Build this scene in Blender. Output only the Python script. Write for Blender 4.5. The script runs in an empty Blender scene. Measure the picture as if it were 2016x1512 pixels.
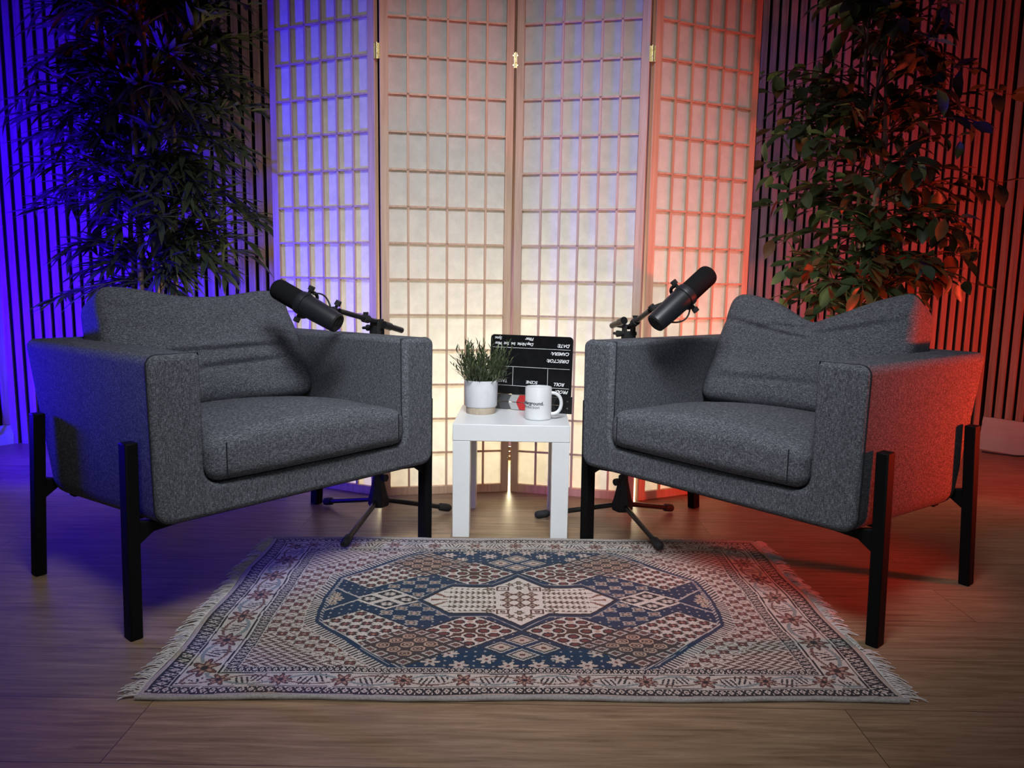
import bpy, bmesh, math, random
import numpy as np
from mathutils import Vector, Matrix, noise as mnoise

random.seed(7)
SC = bpy.context.scene
COL = SC.collection
R = math.radians
PI = math.pi

# ------------------------------------------------------------------ camera
CAM_H, F_PX, PITCH, ROLL = 0.78, 1500.0, math.atan(205 / 1500.0), 0.0155
cam = bpy.data.cameras.new('camera')
cam.sensor_width = 36.0
cam.lens = 36.0 * F_PX / 2016.0
cam.clip_start = 0.02
camo = bpy.data.objects.new('camera', cam)
COL.objects.link(camo)
fwd = Vector((0, math.cos(PITCH), -math.sin(PITCH)))
up0 = Vector((0, math.sin(PITCH), math.cos(PITCH)))
rt0 = Vector((1, 0, 0))
rt = rt0 * math.cos(ROLL) + up0 * math.sin(ROLL)
up = up0 * math.cos(ROLL) - rt0 * math.sin(ROLL)
m = Matrix.Identity(4)
for i in range(3):
    m[i][0], m[i][1], m[i][2] = rt[i], up[i], -fwd[i]
m[2][3] = CAM_H
camo.matrix_world = m
SC.camera = camo

# ------------------------------------------------------------------ world, exposure
w = bpy.data.worlds.new('world')
SC.world = w
w.use_nodes = True
w.node_tree.nodes['Background'].inputs[0].default_value = (0.6, 0.65, 0.8, 1)
w.node_tree.nodes['Background'].inputs[1].default_value = 0.012
vs = SC.view_settings
vs.view_transform = 'Standard'
vs.look = 'None'
vs.exposure = 0.0
vs.gamma = 1.0
vs.use_curve_mapping = False

# ------------------------------------------------------------------ lights
def aim(o, target):
    o.rotation_euler = (Vector(target) - o.location).to_track_quat('-Z', 'Y').to_euler()

def area(name, loc, target, power, size, color, spread=180, sy=None):
    l = bpy.data.lights.new(name, 'AREA')
    l.energy = power
    l.color = color
    l.size = size
    if sy:
        l.shape = 'RECTANGLE'
        l.size_y = sy
    l.spread = R(spread)
    o = bpy.data.objects.new(name, l)
    COL.objects.link(o)
    o.location = loc
    aim(o, target)
    return o

def spot(name, loc, target, power, angle, blend, radius, color):
    l = bpy.data.lights.new(name, 'SPOT')
    l.energy = power
    l.color = color
    l.spot_size = R(angle)
    l.spot_blend = blend
    l.shadow_soft_size = radius
    o = bpy.data.objects.new(name, l)
    COL.objects.link(o)
    o.location = loc
    aim(o, target)
    return o

def point(name, loc, power, radius, color):
    l = bpy.data.lights.new(name, 'POINT')
    l.energy = power
    l.color = color
    l.shadow_soft_size = radius
    o = bpy.data.objects.new(name, l)
    COL.objects.link(o)
    o.location = loc
    return o

area('softbox_light', (-0.20, 0.62, 2.2), (-0.04, 2.1, 0.60), 6.8, 0.5, (0.90, 0.95, 1.0), 76)
area('softbox_light', (0.20, 0.62, 2.2), (0.04, 2.1, 0.60), 6.8, 0.5, (0.90, 0.95, 1.0), 76)
area('added_fill_light', (0.0, -1.1, 1.0), (0.0, 2.2, 0.25), 1.3, 1.2, (0.95, 0.96, 1.0), 50, 0.8)  # added unseen fill, lifts the shade on the rug under the chairs
spot('blue_wall_light', (-2.46, 2.42, 0.46), (-1.75, 3.35, 0.80), 600, 132, 1.0, 0.08, (0.02, 0.0, 1.0))
spot('red_wall_light', (2.44, 2.30, 0.46), (1.60, 3.30, 0.80), 84, 132, 1.0, 0.08, (1.0, 0.06, 0.03))
spot('blue_side_light', (-1.85, 2.22, 0.50), (-1.2, 2.02, 0.60), 110, 84, 1.0, 0.05, (0.02, 0.0, 1.0))
spot('red_side_light', (1.78, 1.70, 0.46), (1.1, 1.95, 0.54), 80, 100, 1.0, 0.04, (1.0, 0.05, 0.015))
area('backlight_lamp', (0.0, 3.36, 0.30), (0.0, 2.7, 0.26), 44, 1.15, (1.0, 0.86, 0.54), 180, 0.25)

# ------------------------------------------------------------------ helpers: geometry
class G:
    """collects shapes and links them as ONE mesh object"""
    def __init__(s):
        s.v, s.f, s.mi = [], [], []

    def add(s, vs_, fs, M=None, mi=0):
        b = len(s.v)
        for p in vs_:
            p = Vector(p)
            s.v.append(M @ p if M else p)
        for f in fs:
            s.f.append([b + i for i in f])
            s.mi.append(mi)

    def box(s, c, d, M=None, mi=0):
        x, y, z = d[0] / 2, d[1] / 2, d[2] / 2
        vs_ = [(c[0] + a * x, c[1] + b * y, c[2] + e * z) for a in (-1, 1) for b in (-1, 1) for e in (-1, 1)]
        s.add(vs_, [(0, 1, 3, 2), (4, 6, 7, 5), (0, 4, 5, 1), (2, 3, 7, 6), (0, 2, 6, 4), (1, 5, 7, 3)], M, mi)

    def prism(s, poly, z0, z1, M=None, mi=0):
        n = len(poly)
        vs_ = [(p[0], p[1], z0) for p in poly] + [(p[0], p[1], z1) for p in poly]
        fs = [tuple(range(n - 1, -1, -1)), tuple(range(n, 2 * n))]
        fs += [(i, (i + 1) % n, n + (i + 1) % n, n + i) for i in range(n)]
        s.add(vs_, fs, M, mi)

    def tube(s, pts, r, n=10, M=None, mi=0, closed=False, cap=True):
        pts = [Vector(p) for p in pts]
        k = len(pts)
        rr = r if isinstance(r, (list, tuple)) else [r] * k
        vs_, fs = [], []
        prev = None
        for i, p in enumerate(pts):
            if closed:
                t = pts[(i + 1) % k] - pts[i - 1]
            else:
                t = pts[min(i + 1, k - 1)] - pts[max(i - 1, 0)]
            t.normalize()
            if prev is None:
                a = Vector((0, 0, 1)) if abs(t.z) < 0.9 else Vector((1, 0, 0))
                u = t.cross(a).normalized()
            else:
                u = (prev - t * prev.dot(t)).normalized()
            prev = u
            q = t.cross(u)
            for j in range(n):
                an = 2 * PI * j / n
                vs_.append(p + (u * math.cos(an) + q * math.sin(an)) * rr[i])
        for i in range(k if closed else k - 1):
            a, b = i * n, ((i + 1) % k) * n
            for j in range(n):
                fs.append((a + j, a + (j + 1) % n, b + (j + 1) % n, b + j))
        if cap and not closed:
            fs.append(tuple(range(n - 1, -1, -1)))
            fs.append(tuple(range((k - 1) * n, k * n)))
        s.add(vs_, fs, M, mi)

    def lathe(s, prof, n=32, M=None, mi=0):
        vs_, fs = [], []
        k = len(prof)
        for r, z in prof:
            for j in range(n):
                a = 2 * PI * j / n
                vs_.append((r * math.cos(a), r * math.sin(a), z))
        for i in range(k - 1):
            for j in range(n):
                fs.append((i * n + j, i * n + (j + 1) % n, (i + 1) * n + (j + 1) % n, (i + 1) * n + j))
        if prof[0][0] > 1e-6:
            fs.append(tuple(range(n - 1, -1, -1)))
        if prof[-1][0] > 1e-6:
            fs.append(tuple(range((k - 1) * n, k * n)))
        s.add(vs_, fs, M, mi)

    def build(s, name, mats, parent=None, smooth=None, bevel=None, seg=2):
        me = bpy.data.meshes.new(name)
        me.from_pydata([tuple(p) for p in s.v], [], s.f)
        for mt in (mats if isinstance(mats, (list, tuple)) else [mats]):
            me.materials.append(mt)
        me.polygons.foreach_set('material_index', s.mi)
        bm = bmesh.new()
        bm.from_mesh(me)
        bmesh.ops.remove_doubles(bm, verts=bm.verts, dist=1e-6)
        bmesh.ops.recalc_face_normals(bm, faces=bm.faces)
        bm.to_mesh(me)
        bm.free()
        if smooth is not None:
            me.polygons.foreach_set('use_smooth', [True] * len(me.polygons))
            me.set_sharp_from_angle(angle=R(smooth))
        o = bpy.data.objects.new(name, me)
        COL.objects.link(o)
        o.parent = parent
        if bevel:
            md = o.modifiers.new('bevel', 'BEVEL')
            md.width = bevel
            md.segments = seg
            md.limit_method = 'ANGLE'
            md.angle_limit = R(40)
            if smooth is None:
                me.polygons.foreach_set('use_smooth', [True] * len(me.polygons))
                me.set_sharp_from_angle(angle=R(80))
        return o

def raw(name, verts, faces, mats, parent=None, mi=None, smooth=None):
    """big meshes, no merging or normal repair"""
    me = bpy.data.meshes.new(name)
    me.from_pydata(verts, [], faces)
    for mt in (mats if isinstance(mats, (list, tuple)) else [mats]):
        me.materials.append(mt)
    if mi is not None:
        me.polygons.foreach_set('material_index', mi)
    if smooth is not None:
        me.polygons.foreach_set('use_smooth', [True] * len(me.polygons))
        me.set_sharp_from_angle(angle=R(smooth))
    o = bpy.data.objects.new(name, me)
    COL.objects.link(o)
    o.parent = parent
    return o

def thing(name, loc, label, cat, rz=0.0, group=None):
    o = bpy.data.objects.new(name, None)
    o.empty_display_size = 0.05
    COL.objects.link(o)
    o.location = loc
    o.rotation_euler = (0, 0, rz)
    o['label'] = label
    o['category'] = cat
    if group:
        o['group'] = group
    return o

def structure(o):
    o['kind'] = 'structure'
    return o

def rounded_poly(pts, n=5):
    """pts: (x, y, radius) corners; returns the polygon with arcs at the corners"""
    out = []
    k = len(pts)
    for i in range(k):
        p = Vector(pts[i][:2]); a = Vector(pts[i - 1][:2]); b = Vector(pts[(i + 1) % k][:2])
        r = pts[i][2]
        if r <= 0:
            out.append((p.x, p.y)); continue
        da, db = (a - p).normalized(), (b - p).normalized()
        ang = da.angle(db)
        t = r / math.tan(ang / 2)
        c = p + (da + db).normalized() * (r / math.sin(ang / 2))
        s0, s1 = p + da * t - c, p + db * t - c
        a0 = math.atan2(s0.y, s0.x); a1 = math.atan2(s1.y, s1.x)
        d = (a1 - a0 + PI) % (2 * PI) - PI
        for j in range(n + 1):
            q = a0 + d * j / n
            out.append((c.x + r * math.cos(q), c.y + r * math.sin(q)))
    return out

def rbox(w_, d_, h_, r, n=14):
    """rounded box as a dense skin of verts and quads, centred"""
    half = (w_ / 2, d_ / 2, h_ / 2)
    rr = min(r, min(half) * 0.999)
    def axis(hh):
        e = rr / hh
        a = [-1, -1 + e * .2, -1 + e * .45, -1 + e * .7]
        mid = list(np.linspace(-1 + e, 1 - e, n))
        return a + mid + [-x for x in reversed(a)]
    ax = [axis(hh) for hh in half]
    verts, idx, faces = [], {}, []
    def vid(p):
        key = tuple(round(c, 6) for c in p)
        if key in idx:
            return idx[key]
        P = [p[i] * half[i] for i in range(3)]
        q = [max(-(half[i] - rr), min(half[i] - rr, P[i])) for i in range(3)]
        d = Vector([P[i] - q[i] for i in range(3)])
        if d.length > 1e-9:
            d = d.normalized() * rr
        idx[key] = len(verts)
        verts.append(Vector(q) + d)
        return idx[key]
    for a in range(3):
        b, c = (a + 1) % 3, (a + 2) % 3
        for sgn in (-1, 1):
            for i in range(len(ax[b]) - 1):
                for j in range(len(ax[c]) - 1):
                    quad = []
                    for (ii, jj) in ((i, j), (i + 1, j), (i + 1, j + 1), (i, j + 1)):
                        p = [0, 0, 0]
                        p[a], p[b], p[c] = sgn, ax[b][ii], ax[c][jj]
                        quad.append(vid(p))
                    faces.append(quad if sgn > 0 else quad[::-1])
    return verts, faces

def text_mesh(body, size, shear=0.0, bold=0.0, extrude=0.0004, align='LEFT', res=3):
    cu = bpy.data.curves.new('lettering', 'FONT')
    cu.body = body
    cu.size = size
    cu.shear = shear
    cu.offset = bold
    cu.extrude = extrude
    cu.align_x = align
    cu.resolution_u = res
    o = bpy.data.objects.new('lettering', cu)
    COL.objects.link(o)
    bpy.context.view_layer.update()
    me = bpy.data.meshes.new_from_object(o.evaluated_get(bpy.context.evaluated_depsgraph_get()))
    vs_ = [v.co.copy() for v in me.vertices]
    fs = [tuple(p.vertices) for p in me.polygons]
    bpy.data.objects.remove(o)
    bpy.data.curves.remove(cu)
    bpy.data.meshes.remove(me)
    return vs_, fs

# ------------------------------------------------------------------ helpers: materials
def mat(name, color=(0.5, 0.5, 0.5), rough=0.5, metal=0.0, spec=0.5):
    mt = bpy.data.materials.new(name)
    mt.use_nodes = True
    b = mt.node_tree.nodes['Principled BSDF']
    b.inputs['Base Color'].default_value = (*color, 1)
    b.inputs['Roughness'].default_value = rough
    b.inputs['Metallic'].default_value = metal
    b.inputs['Specular IOR Level'].default_value = spec
    return mt

def N(mt, kind, **kw):
    n = mt.node_tree.nodes.new(kind)
    for k, v in kw.items():
        if k.startswith('_'):
            setattr(n, k[1:], v)
        else:
            n.inputs[k.replace('__', ' ')].default_value = v
    return n

def L(mt, a, ai, b, bi):
    mt.node_tree.links.new(a.outputs[ai], b.inputs[bi])

def ramp(mt, stops):
    n = mt.node_tree.nodes.new('ShaderNodeValToRGB')
    e = n.color_ramp.elements
    while len(e) < len(stops):
        e.new(0.5)
    for el, (p, c) in zip(e, stops):
        el.position = p
        el.color = (*c, 1)
    return n

def noisy(name, c1, c2, scale, rough, stretch=(1, 1, 1), detail=4.0, bump=0.0, lo=0.3, hi=0.7, coord='Object', metal=0.0, spec=0.5, bscale=None):
    mt = mat(name, c1, rough, metal, spec)
    b = mt.node_tree.nodes['Principled BSDF']
    tc = N(mt, 'ShaderNodeTexCoord')
    mp = N(mt, 'ShaderNodeMapping', Scale=stretch)
    no = N(mt, 'ShaderNodeTexNoise', Scale=scale, Detail=detail, Roughness=0.6)
    rp = ramp(mt, [(lo, c1), (hi, c2)])
    L(mt, tc, coord, mp, 'Vector'); L(mt, mp, 0, no, 'Vector'); L(mt, no, 0, rp, 0); L(mt, rp, 0, b, 'Base Color')
    if bump:
        bp = N(mt, 'ShaderNodeBump', Strength=bump, Distance=0.002)
        L(mt, no, 0, bp, 'Height'); L(mt, bp, 0, b, 'Normal')
    return mt

def fabric():
    mt = mat('heather_grey_fabric', (0.1, 0.1, 0.11), 0.95, 0, 0.15)
    b = mt.node_tree.nodes['Principled BSDF']
    b.inputs['Sheen Weight'].default_value = 0.0
    b.inputs['Sheen Roughness'].default_value = 0.6
    tc = N(mt, 'ShaderNodeTexCoord')
    outs = []
    for st in ((1, 1, 4.5), (4.5, 4.5, 1)):
        mp = N(mt, 'ShaderNodeMapping', Scale=st)
        no = N(mt, 'ShaderNodeTexNoise', Scale=150.0, Detail=3.0, Roughness=0.7)
        L(mt, tc, 'Object', mp, 'Vector'); L(mt, mp, 0, no, 'Vector')
        outs.append(no)
    mx = N(mt, 'ShaderNodeMath', _operation='ADD')
    L(mt, outs[0], 0, mx, 0); L(mt, outs[1], 0, mx, 1)
    hf = N(mt, 'ShaderNodeMath', _operation='MULTIPLY'); hf.inputs[1].default_value = 0.5
    L(mt, mx, 0, hf, 0)
    rp = ramp(mt, [(0.36, (0.020, 0.022, 0.028)), (0.50, (0.078, 0.083, 0.094)), (0.63, (0.235, 0.245, 0.265))])
    L(mt, hf, 0, rp, 0); L(mt, rp, 0, b, 'Base Color')
    bp = N(mt, 'ShaderNodeBump', Strength=0.5, Distance=0.0015)
    L(mt, hf, 0, bp, 'Height'); L(mt, bp, 0, b, 'Normal')
    return mt

def laminate():
    mt = mat('oak_laminate', (0.2, 0.13, 0.08), 0.40, 0.0, 0.32)
    b = mt.node_tree.nodes['Principled BSDF']
    tc = N(mt, 'ShaderNodeTexCoord')
    br = N(mt, 'ShaderNodeTexBrick', Scale=1.0)
    br.offset = 0.37
    br.inputs['Color1'].default_value = (0.0, 0.0, 0.0, 1)
    br.inputs['Color2'].default_value = (1.0, 1.0, 1.0, 1)
    br.inputs['Mortar'].default_value = (0.5, 0.5, 0.5, 1)
    br.inputs['Mortar Size'].default_value = 0.0009
    br.inputs['Brick Width'].default_value = 1.28
    br.inputs['Row Height'].default_value = 0.19
    mpb = N(mt, 'ShaderNodeMapping', Location=(0.18, 0.01, 0))
    L(mt, tc, 'Object', mpb, 'Vector'); L(mt, mpb, 0, br, 'Vector')
    # per-plank shift of the grain
    sh = N(mt, 'ShaderNodeVectorMath', _operation='MULTIPLY_ADD')
    sh.inputs[1].default_value = (7.3, 3.1, 0)
    L(mt, br, 0, sh, 0); L(mt, tc, 'Object', sh, 2)
    mp = N(mt, 'ShaderNodeMapping', Scale=(1.6, 22, 1))
    L(mt, sh, 0, mp, 'Vector')
    n1 = N(mt, 'ShaderNodeTexNoise', Scale=3.0, Detail=10.0, Roughness=0.68, Distortion=0.5)
    L(mt, mp, 0, n1, 'Vector')
    rp = ramp(mt, [(0.28, (0.135, 0.085, 0.046)), (0.5, (0.26, 0.172, 0.102)), (0.72, (0.38, 0.262, 0.165))])
    L(mt, n1, 0, rp, 0)
    mx = N(mt, 'ShaderNodeMix', _data_type='RGBA', _blend_type='MULTIPLY')
    mx.inputs[0].default_value = 1.0
    rp2 = ramp(mt, [(0.0, (0.84, 0.84, 0.84)), (1.0, (1.08, 1.06, 1.03))])
    L(mt, br, 0, rp2, 0)
    mt.node_tree.links.new(rp.outputs[0], mx.inputs[6]); mt.node_tree.links.new(rp2.outputs[0], mx.inputs[7])
    mx2 = N(mt, 'ShaderNodeMix', _data_type='RGBA')
    mx2.inputs[7].default_value = (0.075, 0.048, 0.030, 1)
    mt.node_tree.links.new(br.outputs['Fac'], mx2.inputs[0]); mt.node_tree.links.new(mx.outputs[2], mx2.inputs[6])
    mt.node_tree.links.new(mx2.outputs[2], b.inputs['Base Color'])
    bp = N(mt, 'ShaderNodeBump', Strength=0.12, Distance=0.002)
    L(mt, n1, 0, bp, 'Height'); L(mt, bp, 0, b, 'Normal')
    return mt

def paper():
    mt = bpy.data.materials.new('rice_paper')
    mt.use_nodes = True
    nt = mt.node_tree
    nt.nodes.remove(nt.nodes['Principled BSDF'])
    out = nt.nodes['Material Output']
    tc = N(mt, 'ShaderNodeTexCoord')
    no = N(mt, 'ShaderNodeTexNoise', Scale=26.0, Detail=9.0, Roughness=0.72)
    L(mt, tc, 'Object', no, 'Vector')
    rp = ramp(mt, [(0.3, (0.68, 0.67, 0.66)), (0.7, (0.80, 0.79, 0.78))])
    L(mt, no, 0, rp, 0)
    di = N(mt, 'ShaderNodeBsdfDiffuse'); tr = N(mt, 'ShaderNodeBsdfTranslucent')
    L(mt, rp, 0, di, 0); L(mt, rp, 0, tr, 0)
    mx = N(mt, 'ShaderNodeMixShader'); mx.inputs[0].default_value = 0.42
    L(mt, di, 0, mx, 1); L(mt, tr, 0, mx, 2)
    L(mt, mx, 0, out, 0)
    return mt

def pile():
    mt = mat('rug_wool', (0.4, 0.36, 0.33), 0.95, 0, 0.1)
    b = mt.node_tree.nodes['Principled BSDF']
    b.inputs['Sheen Weight'].default_value = 0.15
    at = N(mt, 'ShaderNodeVertexColor', _layer_name='knots')
    tc = N(mt, 'ShaderNodeTexCoord')
    no = N(mt, 'ShaderNodeTexNoise', Scale=420.0, Detail=2.0)
    L(mt, tc, 'Object', no, 'Vector')
    rp = ramp(mt, [(0.3, (0.72, 0.72, 0.72)), (0.7, (1.15, 1.15, 1.15))])
    L(mt, no, 0, rp, 0)
    mx = N(mt, 'ShaderNodeMix', _data_type='RGBA', _blend_type='MULTIPLY')
    mx.inputs[0].default_value = 1.0
    mt.node_tree.links.new(at.outputs[0], mx.inputs[6]); mt.node_tree.links.new(rp.outputs[0], mx.inputs[7])
    mt.node_tree.links.new(mx.outputs[2], b.inputs['Base Color'])
    bp = N(mt, 'ShaderNodeBump', Strength=0.5, Distance=0.002)
    L(mt, no, 0, bp, 'Height'); L(mt, bp, 0, b, 'Normal')
    return mt

M_FABRIC = fabric()
M_SEAM = mat('dark_seam_thread', (0.02, 0.021, 0.025), 0.9, 0, 0.1)
M_BLACK = noisy('black_powder_coat', (0.003, 0.003, 0.0035), (0.005, 0.005, 0.0055), 300, 0.65, spec=0.12)
M_FLOOR = laminate()
M_SLAT = noisy('walnut_slat', (0.20, 0.135, 0.105), (0.37, 0.265, 0.215), 5, 0.6, (14, 14, 0.7), 6)
M_FELT = noisy('black_felt', (0.006, 0.006, 0.006), (0.012, 0.012, 0.012), 200, 1.0, spec=0.05)
M_SKIRT = noisy('white_skirting_paint', (0.40, 0.39, 0.38), (0.46, 0.45, 0.44), 8, 0.45)
M_PLASTER = noisy('plaster_paint', (0.25, 0.24, 0.24), (0.30, 0.29, 0.29), 12, 0.9)
M_PINE = noisy('pine_frame_wood', (0.50, 0.315, 0.205), (0.70, 0.48, 0.34), 5, 0.5, (16, 16, 0.8), 6)
M_PAPER = paper()
M_BRASS = noisy('polished_brass', (0.75, 0.55, 0.22), (0.85, 0.66, 0.32), 60, 0.25, metal=1.0)
M_TABLE = noisy('white_lacquer', (0.72, 0.73, 0.73), (0.75, 0.76, 0.76), 20, 0.32)
M_GLAZE = noisy('white_glaze', (0.68, 0.68, 0.69), (0.72, 0.72, 0.73), 20, 0.22)
M_POTW = noisy('matt_white_ceramic', (0.62, 0.62, 0.65), (0.68, 0.68, 0.71), 60, 0.55)
M_CLAY = noisy('raw_stoneware', (0.42, 0.34, 0.25), (0.52, 0.43, 0.33), 120, 0.85)
M_SOIL = noisy('dark_soil', (0.012, 0.009, 0.006), (0.03, 0.022, 0.015), 90, 1.0, bump=0.6)
M_CLAP = noisy('black_acrylic', (0.006, 0.006, 0.007), (0.010, 0.010, 0.011), 40, 0.22)
M_INK = noisy('white_print', (0.80, 0.80, 0.80), (0.86, 0.86, 0.86), 60, 0.6)
M_NAVYINK = noisy('dark_ink', (0.015, 0.016, 0.022), (0.022, 0.023, 0.03), 60, 0.5)
M_FOAM = noisy('mic_foam', (0.006, 0.006, 0.007), (0.014, 0.014, 0.015), 700, 1.0, bump=0.7, spec=0.1)
M_MIC = noisy('mic_grey_enamel', (0.012, 0.013, 0.015), (0.016, 0.017, 0.020), 200, 0.42)
M_RUB = noisy('black_rubber', (0.008, 0.008, 0.008), (0.013, 0.013, 0.013), 150, 0.75)
M_STEEL = noisy('brushed_steel', (0.35, 0.34, 0.33), (0.45, 0.44, 0.43), 90, 0.35, metal=1.0)
M_TUBE = noisy('black_chrome_tube', (0.02, 0.02, 0.022), (0.03, 0.03, 0.032), 90, 0.3, metal=0.5)
M_RUG = pile()
M_FRINGE = noisy('cream_cotton_fringe', (0.40, 0.36, 0.34), (0.58, 0.54, 0.51), 60, 0.95)
M_BIND = noisy('grey_wool_binding', (0.22, 0.20, 0.19), (0.36, 0.33, 0.31), 240, 0.95, bump=0.6)
M_BAMBOO = noisy('bamboo_leaf', (0.030, 0.045, 0.020), (0.090, 0.115, 0.048), 9, 0.5)
M_CANE = noisy('bamboo_cane', (0.22, 0.15, 0.08), (0.36, 0.27, 0.16), 14, 0.5, (1, 1, 0.3))
M_FICUS = noisy('ficus_leaf', (0.030, 0.065, 0.028), (0.095, 0.140, 0.045), 7, 0.42)
M_FICUS_REDLIT = noisy('ficus_reddish_lit_leaf', (0.10, 0.045, 0.015), (0.16, 0.085, 0.03), 9, 0.5)  # reddish-lit, yellowish leaves: red light put into the leaf colour
M_BARK = noisy('pale_bark', (0.22, 0.17, 0.13), (0.42, 0.36, 0.30), 18, 0.85, (1, 1, 0.25), bump=0.5)
M_TWIG = noisy('brown_twig', (0.05, 0.03, 0.018), (0.10, 0.06, 0.035), 20, 0.8)
M_PLANTPOT = noisy('charcoal_plastic_pot', (0.03, 0.03, 0.032), (0.045, 0.045, 0.048), 40, 0.6)
M_GRASS = noisy('rosemary_green_leaf', (0.040, 0.062, 0.025), (0.130, 0.165, 0.070), 40, 0.5)
M_CABLE = mat('black_cable', (0.01, 0.01, 0.01), 0.5)

# ------------------------------------------------------------------ room shell
CORNL, CORNR = Vector((-2.300, 3.440)), Vector((2.297, 3.657))
DIRL, DIRR = Vector((-0.556, -0.831)), Vector((0.576, -0.817))
H_ROOM = 2.6
g = G()
g.prism([(-5, -1.6), (5, -1.6), (5, 4.3), (-5, 4.3)], -0.08, 0.0)
structure(g.build('floor', M_FLOOR))
g = G()
g.prism([(-5, -1.6), (5, -1.6), (5, 4.3), (-5, 4.3)], H_ROOM, H_ROOM + 0.08)
structure(g.build('ceiling', M_PLASTER))

def slat_wall(name, a, b, z0, pitch_a, pitch_b, slat_ratio, inward, depth=0.013, back=True):
    """wall from a to b (plan), felt backing with upright slats on its room side"""
    g = G()
    d = (b - a); ln = d.length; d.normalize()
    nn = Vector((inward[0], inward[1]))
    def quad(s0, s1, o0, o1, za, zb, mi):
        pts = []
        for s_, o_ in ((s0, o0), (s1, o0), (s1, o1), (s0, o1)):
            p = a + d * s_ + nn * o_
            pts.append((p.x, p.y))
        g.prism(pts, za, zb, None, mi)
    quad(-0.02, ln + 0.02, -0.10, 0.0, 0.0, H_ROOM, 0)
    s_ = 0.006
    while s_ < ln - 0.02:
        pt = pitch_a + (pitch_b - pitch_a) * (1 if s_ > ln / 2 else 0)
        quad(s_, s_ + pt * slat_ratio, 0.0, depth, z0, H_ROOM, 1)
        s_ += pt
    return structure(g.build(name, [M_FELT, M_SLAT], bevel=None))

dB = (CORNR - CORNL).normalized()
slat_wall('wall_back', CORNL, CORNR, 0.0, 0.0457, 0.0425, 0.62, (dB.y, -dB.x))
endL, endR = CORNL + DIRL * 3.0, CORNR + DIRR * 3.0
slat_wall('wall_left', CORNL, endL, 0.09, 0.0457, 0.0457, 0.64, (-DIRL.y, DIRL.x))
slat_wall('wall_right', CORNR, endR, 0.16, 0.0457, 0.0457, 0.64, (DIRR.y, -DIRR.x))

def skirting(name, a, d, inward, h, ln=2.9):
    g = G()
    nn = Vector(inward)
    prof = [(0, 0), (0.022, 0), (0.022, h * 0.52), (0.017, h * 0.56), (0.017, h * 0.70), (0.013, h * 0.73), (0.013, h * 0.84), (0.006, h), (0, h)]
    vs_, k = [], len(prof)
    for s_ in (0.0, ln):
        for o_, z_ in prof:
            p = a + d * s_ + nn * (o_ + 0.001)
            vs_.append((p.x, p.y, z_))
    fs = [tuple(range(k)), tuple(range(2 * k - 1, k - 1, -1))]
    fs += [(i, (i + 1) % k, k + (i + 1) % k, k + i) for i in range(k)]
    g.add(vs_, fs)
    return structure(g.build(name, M_SKIRT))
nL, nR = (-DIRL.y, DIRL.x), (DIRR.y, -DIRR.x)
skirting('baseboard_left', CORNL + DIRL * 0.002, DIRL, nL, 0.088)
skirting('baseboard_right', CORNR + DIRR * 0.002, DIRR, nR, 0.158)

# cables lying along the side walls
def cable(pts, label, name='cable'):
    g = G()
    dense = []
    P = [Vector(p) for p in pts]
    for i in range(len(P) - 1):
        p0, p1, p2, p3 = P[max(i - 1, 0)], P[i], P[i + 1], P[min(i + 2, len(P) - 1)]
        for t in np.linspace(0, 1, 10, endpoint=False):
            dense.append(0.5 * ((2 * p1) + (p2 - p0) * t + (2 * p0 - 5 * p1 + 4 * p2 - p3) * t * t + (3 * p1 - p0 - 3 * p2 + p3) * t ** 3))
    dense.append(P[-1])
    g.tube(dense, 0.004, 8)
    o = g.build(name, M_CABLE, smooth=60)
    o['label'] = label
    o['category'] = 'cable'
    return o
def wp(c, d, n_, s_, o_, z_):
    p = c + d * s_ + Vector(n_) * o_
    return (p.x, p.y, z_)
cable([wp(CORNR, DIRR, nR, 0.05, 0.10, 0.004), wp(CORNR, DIRR, nR, 0.18, 0.06, 0.004), wp(CORNR, DIRR, nR, 0.32, 0.034, 0.030), wp(CORNR, DIRR, nR, 0.50, 0.030, 0.055), wp(CORNR, DIRR, nR, 0.8, 0.034, 0.10)],
      'thin black cable along the white skirting right of the red-lit armchair')
cable([wp(CORNL, DIRL, nL, 0.10, 0.030, 0.20), wp(CORNL, DIRL, nL, 0.075, 0.030, 0.13), wp(CORNL, DIRL, nL, 0.085, 0.034, 0.07), wp(CORNL, DIRL, nL, 0.14, 0.038, 0.035), wp(CORNL, DIRL, nL, 0.3, 0.05, 0.006), wp(CORNL, DIRL, nL, 0.6, 0.06, 0.005)],
      'thin black cable hanging over the skirting in the blue-lit corner')

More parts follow.
